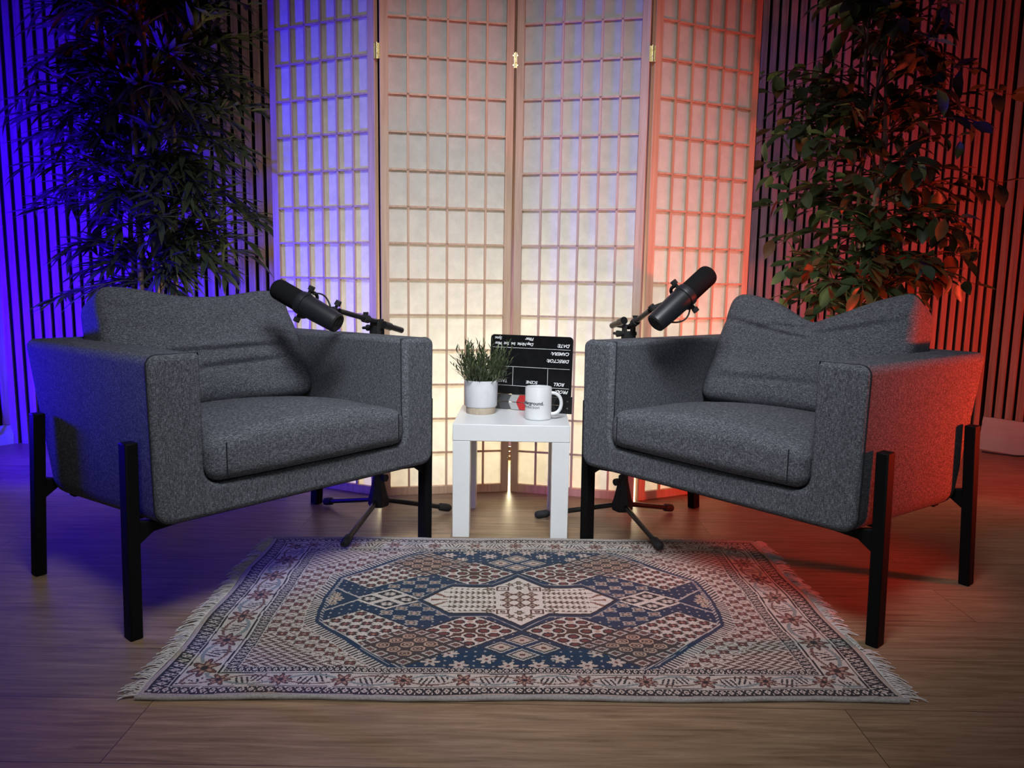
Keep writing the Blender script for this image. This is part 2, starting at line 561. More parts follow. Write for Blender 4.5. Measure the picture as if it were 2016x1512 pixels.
# ------------------------------------------------------------------ folding screen
SH = 1.80
def folding_screen():
    root = thing('folding_screen', (0, 2.77, 0), 'four-panel folding shoji screen of pale wood and paper, lit from behind', 'folding screen')
    P = [Vector((-0.891, 2.870)), Vector((-0.468, 2.678)), Vector((-0.005, 2.765)), Vector((0.449, 2.664)), Vector((0.868, 2.862))]
    for i in range(4):
        a, b = P[i], P[i + 1]
        d = b - a
        ln = d.length - 0.012
        d.normalize()
        M = Matrix.Translation(Vector((a.x, a.y, 0)) + Vector((d.x, d.y, 0)) * 0.006 - root.location) @ Matrix.Rotation(math.atan2(d.y, d.x), 4, 'Z')
        T = 0.020
        sw = 0.027
        g = G()
        g.box((sw / 2, 0, SH / 2), (sw, T, SH), M)
        g.box((ln - sw / 2, 0, SH / 2), (sw, T, SH), M)
        g.box((ln / 2, 0, 0.015), (ln - 2 * sw, T, 0.030), M)
        g.box((ln / 2, 0, SH - 0.015), (ln - 2 * sw, T, 0.030), M)
        fr = g.build('panel', M_PINE, root, bevel=0.0015)
        g = G()
        iw = ln - 2 * sw
        for k in range(1, 6):
            g.box((sw + iw * k / 6, -0.004, SH / 2), (0.0075, 0.009, SH - 0.06), M)
        for k in range(1, 14):
            g.box((ln / 2, -0.0045, 0.030 + 0.12443 * k), (iw, 0.008, 0.0065), M)
        g.build('lattice', M_PINE, fr)
        g = G()
        g.box((ln / 2, 0.004, SH / 2), (iw + 0.004, 0.0008, SH - 0.056), M)
        g.build('paper_sheet', M_PAPER, fr)
    # brass hinges in the gaps
    for i in (1, 2, 3):
        p = P[i]
        front = i != 2
        for z in (0.145, 1.53):
            g = G()
            y = -0.011 if front else -0.009
            M = Matrix.Translation(Vector((p.x, p.y, z)) - root.location)
            for k in range(3):
                g.tube([(0, y - 0.003, -0.026 + k * 0.018), (0, y - 0.003, -0.010 + k * 0.018)], 0.0038, 10, M)
            for s_ in (-1, 1):
                g.box((s_ * 0.0062, y - 0.001, 0), (0.009, 0.0014, 0.05), M)
                for q in (-0.016, 0.016):
                    g.tube([(s_ * 0.0075, y - 0.0018, q), (s_ * 0.0075, y - 0.003, q)], 0.0022, 8, M)
            g.build('hinge', M_BRASS, root, smooth=40)
    return root
folding_screen()

# ------------------------------------------------------------------ armchairs
def make_armchair(loc, rz, label, dips, seed, w_top, creases):
    root = thing('armchair', loc, label, 'armchair', rz, 'grey armchairs facing each other')
    # upholstered shell: U-shaped front swept to the leaning back
    HW, IW, ZT, ZB, ZP = 0.405, 0.293, 0.615, 0.252, 0.322
    outer = rounded_poly([(IW, ZT, 0), (HW, ZT, 0.022), (HW - 0.004, ZB, 0.035), (-HW + 0.004, ZB, 0.035), (-HW, ZT, 0.022), (-IW, ZT, 0)], 4)
    inner = rounded_poly([(-IW, ZT, 0), (-IW, ZP, 0.035), (IW, ZP, 0.035), (IW, ZT, 0)], 4)
    # the run of outer points from (IW, ZT) round to (-IW, ZT), then the pocket back
    loop = outer + inner[1:-1]
    no_ = len(outer)
    def at(x, z, t):
        yr = 0.21 + (z - 0.22) * 0.14 / 0.385
        zz = z - 0.04 * t * max(0, (0.40 - z) / 0.15) * 0.9 - 0.006 * t * (1 if z > 0.5 else 0)
        bulge = 0.006 * math.sin(PI * min(max((z - ZB) / (ZT - ZB), 0), 1)) * math.sin(PI * t) * (1 if abs(x) > HW - 0.01 else 0)
        return Vector((x + math.copysign(bulge, x), -0.34 + t * (yr + 0.34), zz))
    g = G()
    vs_, fs = [], []
    ts = [0, 0.25, 0.5, 0.75, 0.92]
    n = len(loop)
    for t in ts:
        vs_ += [at(x, z, t) for x, z in loop]
    fs.append(tuple(range(n)))
    for k in range(len(ts) - 1):
        for i in range(n):
            j = (i + 1) % n
            fs.append((k * n + i, (k + 1) * n + i, (k + 1) * n + j, k * n + j))
    b0 = (len(ts) - 1) * n
    fs.append(tuple([b0 + i for i in range(no_ - 1, n)] + [b0]))
    e0 = len(vs_)
    vs_ += [at(x, z, 1.0) for x, z in outer]
    for i in range(no_ - 1):
        fs.append((b0 + i, e0 + i, e0 + i + 1, b0 + i + 1))
    fs.append((b0 + no_ - 1, e0 + no_ - 1, e0, b0))
    fs.append(tuple(range(e0 + no_ - 1, e0 - 1, -1)))
    g.add(vs_, fs)
    body = g.build('upholstered_frame', M_FABRIC, root, smooth=50, bevel=0.012, seg=3)
    # stitched seam round the front face
    g = G()
    sm = []
    for x, z in loop:
        p = at(x, z, 0.024)
        cx = math.copysign((HW + IW) / 2, x) if z > ZP + 0.03 else x
        sm.append(p + (Vector((0.0008 if abs(x) > 0.35 else -0.0008, 0, 0)) * (1 if x > 0 else -1)))
    g.tube(sm, 0.0016, 6, closed=True)
    g.build('seam', M_SEAM, body, smooth=60)
    # seat cushion
    rnd = random.Random(seed)
    off = Vector((seed * 3.7, 1.3, 0.2))
    vs_, fs = rbox(0.576, 0.62, 0.105, 0.034, 22)
    out = []
    for p in vs_:
        u, v_ = p.x / 0.288, p.y / 0.31
        q = p.copy()
        top = max(0, p.z / 0.0525)
        q.z += top * 0.022 * (1 - u * u) * (1 - 0.55 * (v_ + 0.35) ** 2) - top * 0.022 * (v_ > -0.2) * (v_ + 0.2) - top * 0.010 * u ** 4
        q.y -= 0.010 * (1 - u * u) * max(0, -v_) ** 3
        nz = mnoise.noise(q * 9 + off) * 0.004 + mnoise.noise(Vector((q.x * 5, q.y * 26, q.z * 20)) + off) * 0.0016
        q += Vector((0, -0.3 * nz, nz)) * (0.4 + 0.6 * top)
        out.append(q + Vector((0, -0.045, 0.378)))
    g = G(); g.add(out, fs)
    seat = g.build('seat_cushion', M_FABRIC, root, smooth=80)
    for s_ in (-1, 1):
        g = G()
        g.tube([(s_ * 0.252, -0.358, 0.336 + 0.01 * k) for k in range(9)], 0.0014, 6)
        g.build('seam', M_SEAM, seat, smooth=60)
    # back cushion, slumped at its top edge
    W, D, Hh = w_top, 0.155, 0.335
    vs_, fs = rbox(W, D, Hh, 0.036, 56)
    lean = Matrix.Rotation(-R(24), 4, 'X')
    out = []
    for p in vs_:
        u, v_ = p.x / (W / 2), p.z / (Hh / 2)
        q = p.copy()
        t = max(0, (v_ + 0.2) / 1.2)
        q.z += t * t * sum(a * math.exp(-((u - c) / s_) ** 2) for c, s_, a in dips)
        puff = max(0, 1 - abs(u) ** 2.6) * max(0, 1 - abs(v_) ** 2.6)
        q.y += (-1 if p.y < 0 else 1) * 0.018 * puff
        # corners pull in a little, creases run across the front
        q.x *= 1 - 0.05 * max(0, v_) ** 2 + 0.02 * max(0, -v_)
        wr = mnoise.noise(Vector((q.x * 4.5, 0, q.z * 15)) + off) * 0.008 + mnoise.noise(Vector((q.x * 11 + q.z * 7, 1, q.z * 24)) + off) * 0.004
        for c, s_, a in dips:
            if a < -0.02:
                wr += 0.016 * math.exp(-((u - c) / (s_ * 0.30)) ** 2) * max(0, v_ - 0.45) / 0.55
        # folds: (height, slope, bow, width, depth, from u, to u)
        for v0, sl, bow, wd, dp, ua, ub in creases:
            if ua < u < ub:
                f_ = math.sin(PI * (u - ua) / (ub - ua)) ** 0.7
                e_ = (v_ - (v0 + sl * u + bow * u * u)) / wd
                wr += dp * f_ * (math.exp(-e_ * e_) - 0.55 * math.exp(-((e_ - 1.7) / 1.3) ** 2))
        if p.y < 0:
            q.y += wr
        q = lean @ q
        out.append(q + Vector((0, 0.196, 0.555)))
    g = G(); g.add(out, fs)
    bc = g.build('back_cushion', M_FABRIC, root, smooth=80)
    # legs: flat black bars up the outside of the arms
    for sx in (-1, 1):
        for sy in (-1, 1):
            g = G()
            y0 = 0.27 * sy
            y1 = 0.222 if sy > 0 else -0.280
            zt = 0.432
            x0, x1 = 0.434 * sx, (HW + 0.0235) * sx
            hx, hy = 0.0135, 0.0175
            v8 = []
            for (xx, yy, zz) in ((x0, y0, 0), (x1, y1, zt)):
                v8 += [(xx - hx, yy - hy, zz), (xx + hx, yy - hy, zz), (xx + hx, yy + hy, zz), (xx - hx, yy + hy, zz)]
            g.add(v8, [(0, 3, 2, 1), (4, 5, 6, 7), (0, 1, 5, 4), (1, 2, 6, 5), (2, 3, 7, 6), (3, 0, 4, 7)])
            # gusset under the shell
            f = 0.212 / zt
            xm, ym = x0 + (x1 - x0) * f, y0 + (y1 - y0) * f
            pts = [(xm - sx * 0.008, 0.262), (xm - sx * 0.008, 0.204), (xm - sx * 0.045, 0.230), (xm - sx * 0.115, 0.236)]
            vv = [(x, ym - 0.011, z) for x, z in pts] + [(x, ym + 0.011, z) for x, z in pts]
            g.add(vv, [(0, 1, 2, 3), (7, 6, 5, 4)] + [(i, (i + 1) % 4, 4 + (i + 1) % 4, 4 + i) for i in range(4)])
            g.build('leg', M_BLACK, root, bevel=0.003)
    for sy in (-1, 1):
        g = G()
        g.box((0, 0.17 if sy > 0 else -0.15, 0.224 if sy > 0 else 0.232), (0.76, 0.030, 0.012))
        g.build('crossbar', M_BLACK, root, bevel=0.002)
    return root

make_armchair((-0.742, 2.064, 0), R(50.5), 'grey fabric armchair with black metal legs, blue-lit, in front of the bamboo plant',
              [(-0.82, 0.42, 0.022), (0.0, 0.55, -0.012), (0.75, 0.3, 0.008)], 3, 0.585,
              [(-0.12, 0.02, 0.04, 0.045, 0.011, -0.75, 0.85), (-0.40, 0.10, -0.05, 0.05, 0.009, -0.6, 0.9), (0.30, -0.25, 0.0, 0.05, 0.006, 0.35, 1.0), (0.74, 0.12, 0.0, 0.05, 0.006, -1.0, -0.35)])
make_armchair((0.723, 2.084, 0), R(-49.1), 'grey fabric armchair with a deep dip in its back cushion, red-lit on its outer side',
              [(-0.95, 0.40, 0.022), (0.02, 0.36, -0.058), (0.92, 0.35, 0.036)], 8, 0.585,
              [(0.32, -0.10, 0.10, 0.045, 0.009, -1.0, 0.15), (0.42, 0.12, 0.05, 0.05, 0.009, 0.0, 1.0), (-0.55, 0.05, 0.0, 0.06, 0.006, -0.9, 0.4), (0.62, 0.45, 0.0, 0.05, 0.008, -0.55, 0.0)])

# ------------------------------------------------------------------ side table
def side_table():
    root = thing('side_table', (0.003, 2.41, 0), 'small square white side table between the two armchairs', 'side table', R(-1.0))
    g = G()
    g.box((0, 0, 0.3255), (0.352, 0.352, 0.051))
    g.build('table_top', M_TABLE, root, bevel=0.002)
    for sx in (-1, 1):
        for sy in (-1, 1):
            g = G()
            g.box((sx * 0.149, sy * 0.149, 0.150), (0.052, 0.052, 0.300))
            g.build('leg', M_TABLE, root, bevel=0.0015)
side_table()
TZ = 0.351

# ------------------------------------------------------------------ clapperboard (standing upside down)
def clapperboard():
    A, B = Vector((-0.079, 2.537)), Vector((0.193, 2.4405))
    d = B - A
    ln = d.length
    root = thing('clapperboard', (A.x, A.y, TZ), 'black film clapperboard standing upside down on the white side table', 'clapperboard')
    tilt = Matrix.Rotation(-R(3), 4, 'X')
    M0 = Matrix.Rotation(math.atan2(d.y, d.x), 4, 'Z') @ tilt      # local: x along the board, -y towards the room
    Hb = 0.249
    zs = 0.052                                                    # top of the two striped sticks
    def slab(poly, y0, y1, g, mi=0):
        k = len(poly)
        vs_ = [(x, y0, z) for x, z in poly] + [(x, y1, z) for x, z in poly]
        g.add(vs_, [tuple(range(k)), tuple(range(2 * k - 1, k - 1, -1))] + [(i, (i + 1) % k, k + (i + 1) % k, k + i) for i in range(k)], M0, mi)
    g = G()
    slab(rounded_poly([(0.002, zs, 0), (ln - 0.002, zs, 0), (ln - 0.002, Hb, 0.013), (0.002, Hb, 0.013)]), 0.0, 0.004, g)
    g.build('board', M_CLAP, root, bevel=0.0006)
    # two sticks with coloured bars
    cols = [(0.045, 0.045, 0.045), (0.075, 0.075, 0.078), (0.36, 0.36, 0.36), (0.42, 0.018, 0.02), (0.03, 0.22, 0.42), (0.014, 0.014, 0.015), (0.012, 0.012, 0.013), (0.012, 0.012, 0.013)]
    ms = [noisy('stick_bar_paint', c, tuple(min(1, x * 1.15) for x in c), 60, 0.4) for c in cols]
    edges = [0.0, 0.040, 0.078, 0.106, 0.134, 0.162, 0.188, 0.214, 0.236]
    for (z0, z1, lean) in ((0.0265, zs - 0.0005, 0.011), (0.001, 0.0255, -0.011)):
        g = G()
        slab([(0, z0), (ln, z0), (ln, z1), (0, z1)], -0.004, 0.006, g)
        st = g.build('clap_stick', M_CLAP, root, bevel=0.0006)
        g = G()
        for k in range(8):
            zlo, zhi = z0 + 0.0008, z1 - 0.0008
            a0, a1 = edges[k], edges[k + 1]
            l0 = 0 if k == 0 else lean
            slab([(a0 - l0 / 2 + 0.0004, zlo), (a1 - lean / 2, zlo), (a1 + lean / 2, zhi), (a0 + l0 / 2 + 0.0004, zhi)], -0.0046, -0.0035, g, k)
        g.build('colour_bars', ms, st)
    g = G()
    slab([(ln - 0.040, 0.0), (ln + 0.004, 0.0), (ln + 0.004, 0.056), (ln - 0.040, 0.058)], -0.0075, -0.0045, g)
    hb = g.build('hinge_plate', M_CLAP, root, bevel=0.0006)
    g = G()
    for x, z in ((ln - 0.030, 0.038), (ln - 0.011, 0.040), (ln - 0.011, 0.018), (ln - 0.030, 0.015)):
        g.tube([M0 @ Vector((x, -0.007, z)), M0 @ Vector((x, -0.0088, z))], 0.0022, 10)
    g.build('screw', M_STEEL, hb, smooth=40)
    # rules and words, upside down as the board is
    g = G()
    def rule(x0, z0, x1, z1, t=0.0011):
        if abs(x1 - x0) > abs(z1 - z0):
            slab([(x0, z0 - t / 2), (x1, z1 - t / 2), (x1, z1 + t / 2), (x0, z0 + t / 2)], -0.0007, 0.0002, g)
        else:
            slab([(x0 - t / 2, z0), (x0 + t / 2, z0), (x1 + t / 2, z1), (x1 - t / 2, z1)], -0.0007, 0.0002, g)
    zt = lambda f: Hb * (1 - f)
    rule(0.010, zt(0.170), ln - 0.010, zt(0.170))
    rule(0.010, zt(0.422), ln - 0.010, zt(0.422))
    rule(0.010, zt(0.676), ln - 0.010, zt(0.676))
    rule(0.084, zt(0.676), 0.084, zt(0.422))
    rule(0.205, zt(0.676), 0.205, zt(0.422))
    def word(body, xr, f, size, shear=0.32, bold=0.00032):
        vs_, fs = text_mesh(body, size, shear, bold, 0.0003)
        # rotated by half a turn: starts at xr (right) and runs left, hanging down from its baseline
        g.add([(xr - p.x, -0.0004 - p.z, zt(f) - p.y) for p in vs_], fs, M0)
    word('DATE:', ln - 0.012, 0.100, 0.0150)
    word('CAMERA:', ln - 0.012, 0.205, 0.0150)
    word('DIRECTOR:', ln - 0.012, 0.300, 0.0150)
    word('PROD.', ln - 0.012, 0.702, 0.0150)
    word('ROLL', ln - 0.025, 0.606, 0.0150)
    word('SCENE', 0.172, 0.600, 0.0135, 0.2, 0.0002)
    word('TAKE', 0.066, 0.600, 0.0135, 0.2, 0.0002)
    word('Day.Night  Int  Ext  Mos', 0.153, 0.100, 0.0135, 0.2, 0.0003)
    word('Filter', 0.153, 0.030, 0.0135, 0.2, 0.0003)
    word('Sync', 0.042, 0.030, 0.0135, 0.2, 0.0003)
    g.build('lettering', M_INK, root)
clapperboard()

# ------------------------------------------------------------------ mug
def mug():
    root = thing('mug', (0.083, 2.348, TZ), 'white mug with dark printed lettering on the side table', 'mug')
    Rm, Hm = 0.0415, 0.101
    g = G()
    g.lathe([(0.0, 0.0), (Rm - 0.004, 0.0), (Rm - 0.001, 0.002), (Rm, 0.006), (Rm, Hm - 0.003), (Rm - 0.0015, Hm), (Rm - 0.003, Hm - 0.001),
             (Rm - 0.0035, Hm - 0.006), (Rm - 0.0035, 0.010), (Rm - 0.008, 0.006), (0.0, 0.006)], 48)
    g.build('body', M_GLAZE, root, smooth=50)
    g = G()
    pts = []
    for k in range(19):
        a = -PI * 0.5 + PI * k / 18
        pts.append((Rm - 0.003 + 0.033 * (max(0, math.cos(a)) ** 0.75), -0.004, 0.050 + 0.033 * math.sin(a)))
    g.tube(pts, 0.0055, 12)
    g.build('handle', M_GLAZE, root, smooth=60)
    def wrap(body, size, ang0, z, bold, name, m_, shear=0):
        vs_, fs = text_mesh(body, size, shear, bold, 0.0001, 'RIGHT')
        g = G()
        g.add([((Rm + 0.0003 + p.z) * math.sin(ang0 + p.x / Rm), -(Rm + 0.0003 + p.z) * math.cos(ang0 + p.x / Rm), z + p.y) for p in vs_], fs)
        g.build(name, m_, root)
    wrap('underground.', 0.0150, R(22), 0.0490, 0.00035, 'lettering', M_NAVYINK)
    wrap('production', 0.0140, R(4), 0.0375, 0.0, 'lettering', M_NAVYINK)
mug()

# ------------------------------------------------------------------ potted table plant
def leaf_strip(out_v, out_f, base, direction, up_, length, width, bend=0.3, seg=3, fold=0.0, shape='lance'):
    d = direction.normalized()
    side = d.cross(up_)
    if side.length < 1e-4:
        side = Vector((1, 0, 0))
    side.normalize()
    nrm = side.cross(d)
    b = len(out_v)
    if shape == 'lance':
        prof = [0.12, 0.85, 0.75, 0.0] if seg == 3 else [0.1, 0.8, 1.0, 0.6, 0.0]
    else:
        prof = [0.15, 0.85, 1.0, 0.72, 0.0]
    n = len(prof)
    for i, wd in enumerate(prof):
        t = i / (n - 1)
        c = base + d * (length * t) - nrm * (bend * length * t * t)
        if wd == 0:
            out_v.append(c)
        else:
            e = side * (width * wd / 2)
            f_ = nrm * (fold * width * wd)
            out_v += [c - e + f_, c, c + e + f_]
    for i in range(n - 2):
        a, c = b + 3 * i, b + 3 * (i + 1)
        out_f += [(a, a + 1, c + 1, c), (a + 1, a + 2, c + 2, c + 1)]
    a, t_ = b + 3 * (n - 2), b + 3 * (n - 1)
    out_f += [(a, a + 1, t_), (a + 1, a + 2, t_)]

def rand_dir(rnd, elev_lo, elev_hi, az=None):
    az = rnd.uniform(0, 2 * PI) if az is None else az
    el = rnd.uniform(elev_lo, elev_hi)
    return Vector((math.cos(az) * math.cos(el), math.sin(az) * math.cos(el), math.sin(el)))

def table_plant():
    root = thing('potted_plant', (-0.100, 2.442, TZ), 'small bushy green plant in a white pot on the side table', 'plant')
    g = G()
    g.lathe([(0, 0), (0.0455, 0), (0.0475, 0.003), (0.0482, 0.0225), (0, 0.0225)], 48)
    g.build('pot_base', M_CLAY, root, smooth=40)
    g = G()
    g.lathe([(0.0482, 0.0215), (0.0505, 0.023), (0.0525, 0.026), (0.0545, 0.106), (0.0535, 0.1085), (0.051, 0.1075), (0.049, 0.09), (0.0, 0.088)], 48)
    g.build('pot', M_POTW, root, smooth=40)
    g = G()
    g.lathe([(0, 0.097), (0.03, 0.0965), (0.0495, 0.094), (0.0485, 0.088), (0, 0.088)], 32)
    g.build('soil', M_SOIL, root, smooth=60)
    rnd = random.Random(21)
    V, F = [], []
    gs = G()
    for k in range(150):
        a = rnd.uniform(0, 2 * PI)
        r0 = 0.042 * math.sqrt(rnd.random())
        tilt = rnd.uniform(0.05, 0.5) + 0.55 * (r0 / 0.042) * rnd.random()
        hgt = rnd.uniform(0.070, 0.150) * (1 - 0.2 * tilt)
        d = Vector((math.cos(a) * math.sin(tilt) + 0.10 + 0.10 * max(0, -math.cos(a)), math.sin(a) * math.sin(tilt), math.cos(tilt))).normalized()
        p0 = Vector((math.cos(a) * r0, math.sin(a) * r0, 0.093))
        pts = [p0 + d * hgt * t + Vector((0, 0, -0.012 * t * t * tilt)) for t in (0, 0.35, 0.7, 1)]
        gs.tube(pts, [0.0009, 0.0008, 0.0006, 0.0003], 4)
        for q in range(10):
            t = 0.25 + 0.75 * q / 9
            b = p0 + d * hgt * t
            az = rnd.uniform(0, 2 * PI)
            ld = (d * 0.9 + rand_dir(rnd, -0.3, 0.5, az) * rnd.uniform(0.3, 0.8)).normalized()
            e_ = b + ld * 0.03
            if max(e_.y + 0.353 * e_.x, b.y + 0.353 * b.x) > 0.052:
                continue
            leaf_strip(V, F, b, ld, Vector((0.1, 0.2, 1)), rnd.uniform(0.017, 0.029), rnd.uniform(0.0044, 0.0064), rnd.uniform(-0.1, 0.2), 3, 0.15)
    raw('foliage', V, F, M_GRASS, root, None, 180)
    gs.build('stems', M_GRASS, root)
table_plant()

# ------------------------------------------------------------------ microphones and stands
def frame_to(axis_from, axis_to, up_hint=Vector((0, 0, 1))):
    """matrix whose local z runs from axis_from to axis_to"""
    z = (axis_to - axis_from).normalized()
    x = up_hint.cross(z).normalized()
    y = z.cross(x)
    M = Matrix.Identity(4)
    for i in range(3):
        M[i][0], M[i][1], M[i][2], M[i][3] = x[i], y[i], z[i], axis_from[i]
    return M

def microphone(rear, tip, joint, label, knob_axis):
    """studio microphone: rear end, foam tip, and the point where its yoke meets the boom"""
    rear, tip, joint = Vector(rear), Vector(tip), Vector(joint)
    root = thing('microphone', tuple(rear), label, 'microphone')
    Lm = (tip - rear).length
    z = (tip - rear).normalized()
    M = frame_to(Vector((0, 0, 0)), tip - rear)
    k = Lm / 0.225
    g = G()
    g.lathe([(0, 0), (0.0255, 0), (0.0270, 0.0015), (0.0275, 0.006), (0.0285, 0.018), (0.0305, 0.075), (0.0312, 0.106 * k), (0.0300, 0.107 * k), (0.0300, 0.111 * k), (0, 0.111 * k)], 40, M)
    g.build('body', M_MIC, root, smooth=35)
    g = G()
    g.lathe([(0.0200, -0.0008), (0.0215, -0.0016), (0.0235, -0.0012), (0.0240, 0.0006), (0.02, 0.0006)], 40, M)
    for s_ in (-1, 1):
        g.box((s_ * 0.008, 0.002, -0.0008), (0.006, 0.012, 0.002), M)
        g.box((s_ * 0.008, 0.002, -0.0018), (0.0015, 0.007, 0.0018), M)
    g.build('rear_switch_plate', M_RUB, root, smooth=40)
    g = G()
    g.lathe([(0.0300, 0.1105 * k), (0.0330, 0.112 * k), (0.0335, 0.116 * k), (0.0335, 0.127 * k), (0.0325, 0.131 * k), (0.0290, 0.132 * k), (0.0290, 0.1105 * k)], 40, M)
    g.build('collar_ring', M_MIC, root, smooth=35)
    g = G()
    zf = 0.128 * k
    prof = [(0.0, zf), (0.0285, zf), (0.0297, zf + 0.004)]
    ze = Lm
    for q in range(9):
        a = PI / 2 * q / 8
        prof.append((0.0297 - 0.018 + 0.018 * math.cos(a) if q < 8 else 0.0115, ze - 0.018 + 0.018 * math.sin(a)))
    prof.append((0, ze + 0.0005))
    g.lathe(prof, 40, M)
    g.build('foam_windscreen', M_FOAM, root, smooth=60)
    # white dot label on the collar edge
    # knobs at both ends of an axis across the collar
    ka = Vector(knob_axis)
    ka = (ka - z * ka.dot(z)).normalized()
    zc = z * (0.118 * k)
    ends = []
    for s_ in (-1, 1):
        g = G()
        c0 = zc + ka * s_ * 0.0325
        c1 = zc + ka * s_ * 0.0425
        c2 = zc + ka * s_ * 0.0545
        g.tube([c0, c1], 0.0048, 10)
        vv = []
        for j in range(14):
            a0, a1 = 2 * PI * j / 14, 2 * PI * (j + 0.5) / 14
            vv += [(0.0090 * math.cos(a0), 0.0090 * math.sin(a0)), (0.0080 * math.cos(a1), 0.0080 * math.sin(a1))]
        g.prism(vv, 0, (c2 - c1).length, frame_to(c1, c2, z))
        g.build('knob', M_RUB, root, smooth=30)
        ends.append(zc + ka * s_ * 0.0385)
    # yoke: a strap from both knobs round behind the body to the boom joint
    j = joint - rear
    e1, e2 = ends
    side = Vector((0, 1, 0))
    side = (side - ka * side.dot(ka) - z * side.dot(z)).normalized() * 0.050
    pts = []
    for t in np.linspace(0, 1, 17):
        a = PI * t
        pts.append(zc + (e1 - zc) * math.copysign(abs(math.cos(a)) ** 0.6, math.cos(a)) + side * (math.sin(a) ** 0.6))
    g = G()
    g.tube(pts, 0.0050, 8)
    g.tube([zc + side * 0.97, zc + side * 0.97 + (j - zc - side) * 0.5, j], 0.0075, 10)
    g.build('yoke', M_RUB, root, smooth=50)
    # pivot knob where the yoke takes the boom
    g = G()
    g.tube([j + ka * 0.004, j + ka * 0.016], 0.0045, 10)
    g.tube([j + ka * 0.014, j + ka * 0.028], [0.0095, 0.0085], 12)
    g.tube([j - ka * 0.010, j + ka * 0.006], 0.0095, 14)
    g.build('pivot_knob', M_RUB, root, smooth=40)
    # short cable from the body's side to the yoke
    g = G()
    q0 = z * 0.040 * k + ka * 0.0285
    q1 = zc + ka * 0.047 - z * 0.028
    pts = []
    for t in np.linspace(0, 1, 16):
        b0, b1, b2, b3 = q0, q0 + ka * 0.014 + z * 0.015, q1 + ka * 0.014 - z * 0.012, zc + ka * 0.036 - z * 0.012
        pts.append(b0 * (1 - t) ** 3 + b1 * 3 * t * (1 - t) ** 2 + b2 * 3 * t * t * (1 - t) + b3 * t ** 3)
    g.tube(pts, 0.0024, 8)
    g.build('mic_cable', M_RUB, root, smooth=60)
    return root

def mic_stand(base, top_z, feet, joint, tail, label, clamp_tilt):
    bx, by = base
    root = thing('microphone_stand', (bx, by, 0), label, 'microphone stand', 0, 'tripod microphone stands')
    o = Vector((bx, by, 0))
    # cast hub
    g = G()
    g.lathe([(0, 0.052), (0.030, 0.052), (0.034, 0.058), (0.034, 0.078), (0.030, 0.088), (0.022, 0.125), (0.0165, 0.150), (0.0155, 0.168), (0, 0.168)], 6)
    hub = g.build('hub', M_RUB, root, smooth=25, bevel=0.002)
    g = G()
    kd = Vector((0.8, -0.6, 0)).normalized()
    kd = Vector((clamp_tilt, -0.6, 0)).normalized()
    g.tube([kd * 0.010 + Vector((0, 0, 0.150)), kd * 0.026 + Vector((0, 0, 0.150))], 0.005, 8)
    g.tube([kd * 0.024 + Vector((0, 0, 0.150)), kd * 0.036 + Vector((0, 0, 0.150))], 0.0115, 12)
    g.build('knob', M_RUB, hub, smooth=35)
    g = G()
    g.tube([(0, 0, 0.10), (0, 0, top_z - 0.01)], 0.0105, 16)
    g.build('pole', M_TUBE, root, smooth=50)
    for fx, fy in feet:
        e = Vector((fx, fy, 0.0140 + (0.0085 if fy < 2.2 else 0))) - o
        s0 = Vector((e.x, e.y, 0)).normalized() * 0.022 + Vector((0, 0, 0.070))
        dd = (e - s0).normalized()
        g = G()
        g.tube([s0, e - dd * 0.02], 0.0082, 12)
        lg = g.build('leg', M_TUBE, root, smooth=50)
        g = G()
        g.tube([e - dd * 0.042, e - dd * 0.038, e - dd * 0.012, e - dd * 0.003, e + dd * 0.003], [0.0095, 0.0125, 0.0133, 0.0125, 0.008], 14)
        g.build('rubber_foot', M_RUB, lg, smooth=50)
    # clamp on the pole top and the boom through it
    T = Vector((0, 0, top_z))
    j = Vector(joint) - o
    tl = Vector(tail) - o
    bd = (j - tl).normalized()
    mid = T
    g = G()
    bd_h = Vector((bd.x, bd.y, 0)).normalized()
    sd = Vector((-bd_h.y, bd_h.x, 0))
    M = Matrix.Identity(4)
    for i in range(3):
        M[i][0], M[i][1], M[i][2], M[i][3] = bd_h[i], sd[i], (0, 0, 1)[i], (0, 0, top_z - 0.022)[i]
    g.box((0, 0, 0), (0.030, 0.036, 0.026), M)
    for s_ in (-1, 1):
        g.box((0, s_ * 0.0145, 0.018), (0.026, 0.006, 0.034), M)
    g.tube([M @ Vector((0, -0.026, 0.006)), M @ Vector((0, 0.026, 0.006))], 0.0065, 12)
    cl = g.build('clamp', M_RUB, root, smooth=40, bevel=0.0012)
    g = G()
    g.tube([M @ Vector((0, -0.024, 0.006)), M @ Vector((0, -0.040, 0.006))], [0.0085, 0.0105], 12)
    g.tube([M @ Vector((0.02, -0.040, 0.006)), M @ Vector((-0.02, -0.040, 0.006))], 0.0045, 8)
    g.build('knob', M_RUB, cl, smooth=40)
    g = G()
    g.tube([tl, tl + bd * 0.055], 0.0092, 14)
    g.tube([tl + bd * 0.055, tl + bd * 0.085], 0.0122, 14)
    bm_ = mid + Vector((0, 0, 0.004))
    g.tube([tl + bd * 0.02, bm_, j - (j - bm_).normalized() * 0.020], 0.0078, 12)
    g.build('boom_arm', M_TUBE, root, smooth=50)
    p = bm_ + (j - bm_) * 0.28
    q = (j - bm_).normalized()
    g = G()
    g.tube([p - q * 0.012, p + q * 0.012], 0.0125, 14)
    g.tube([p + Vector((0, 0, 0.008)), p + Vector((0, 0, 0.020))], [0.006, 0.0085], 10)
    g.build('boom_collar', M_RUB, root, smooth=40)
    return root

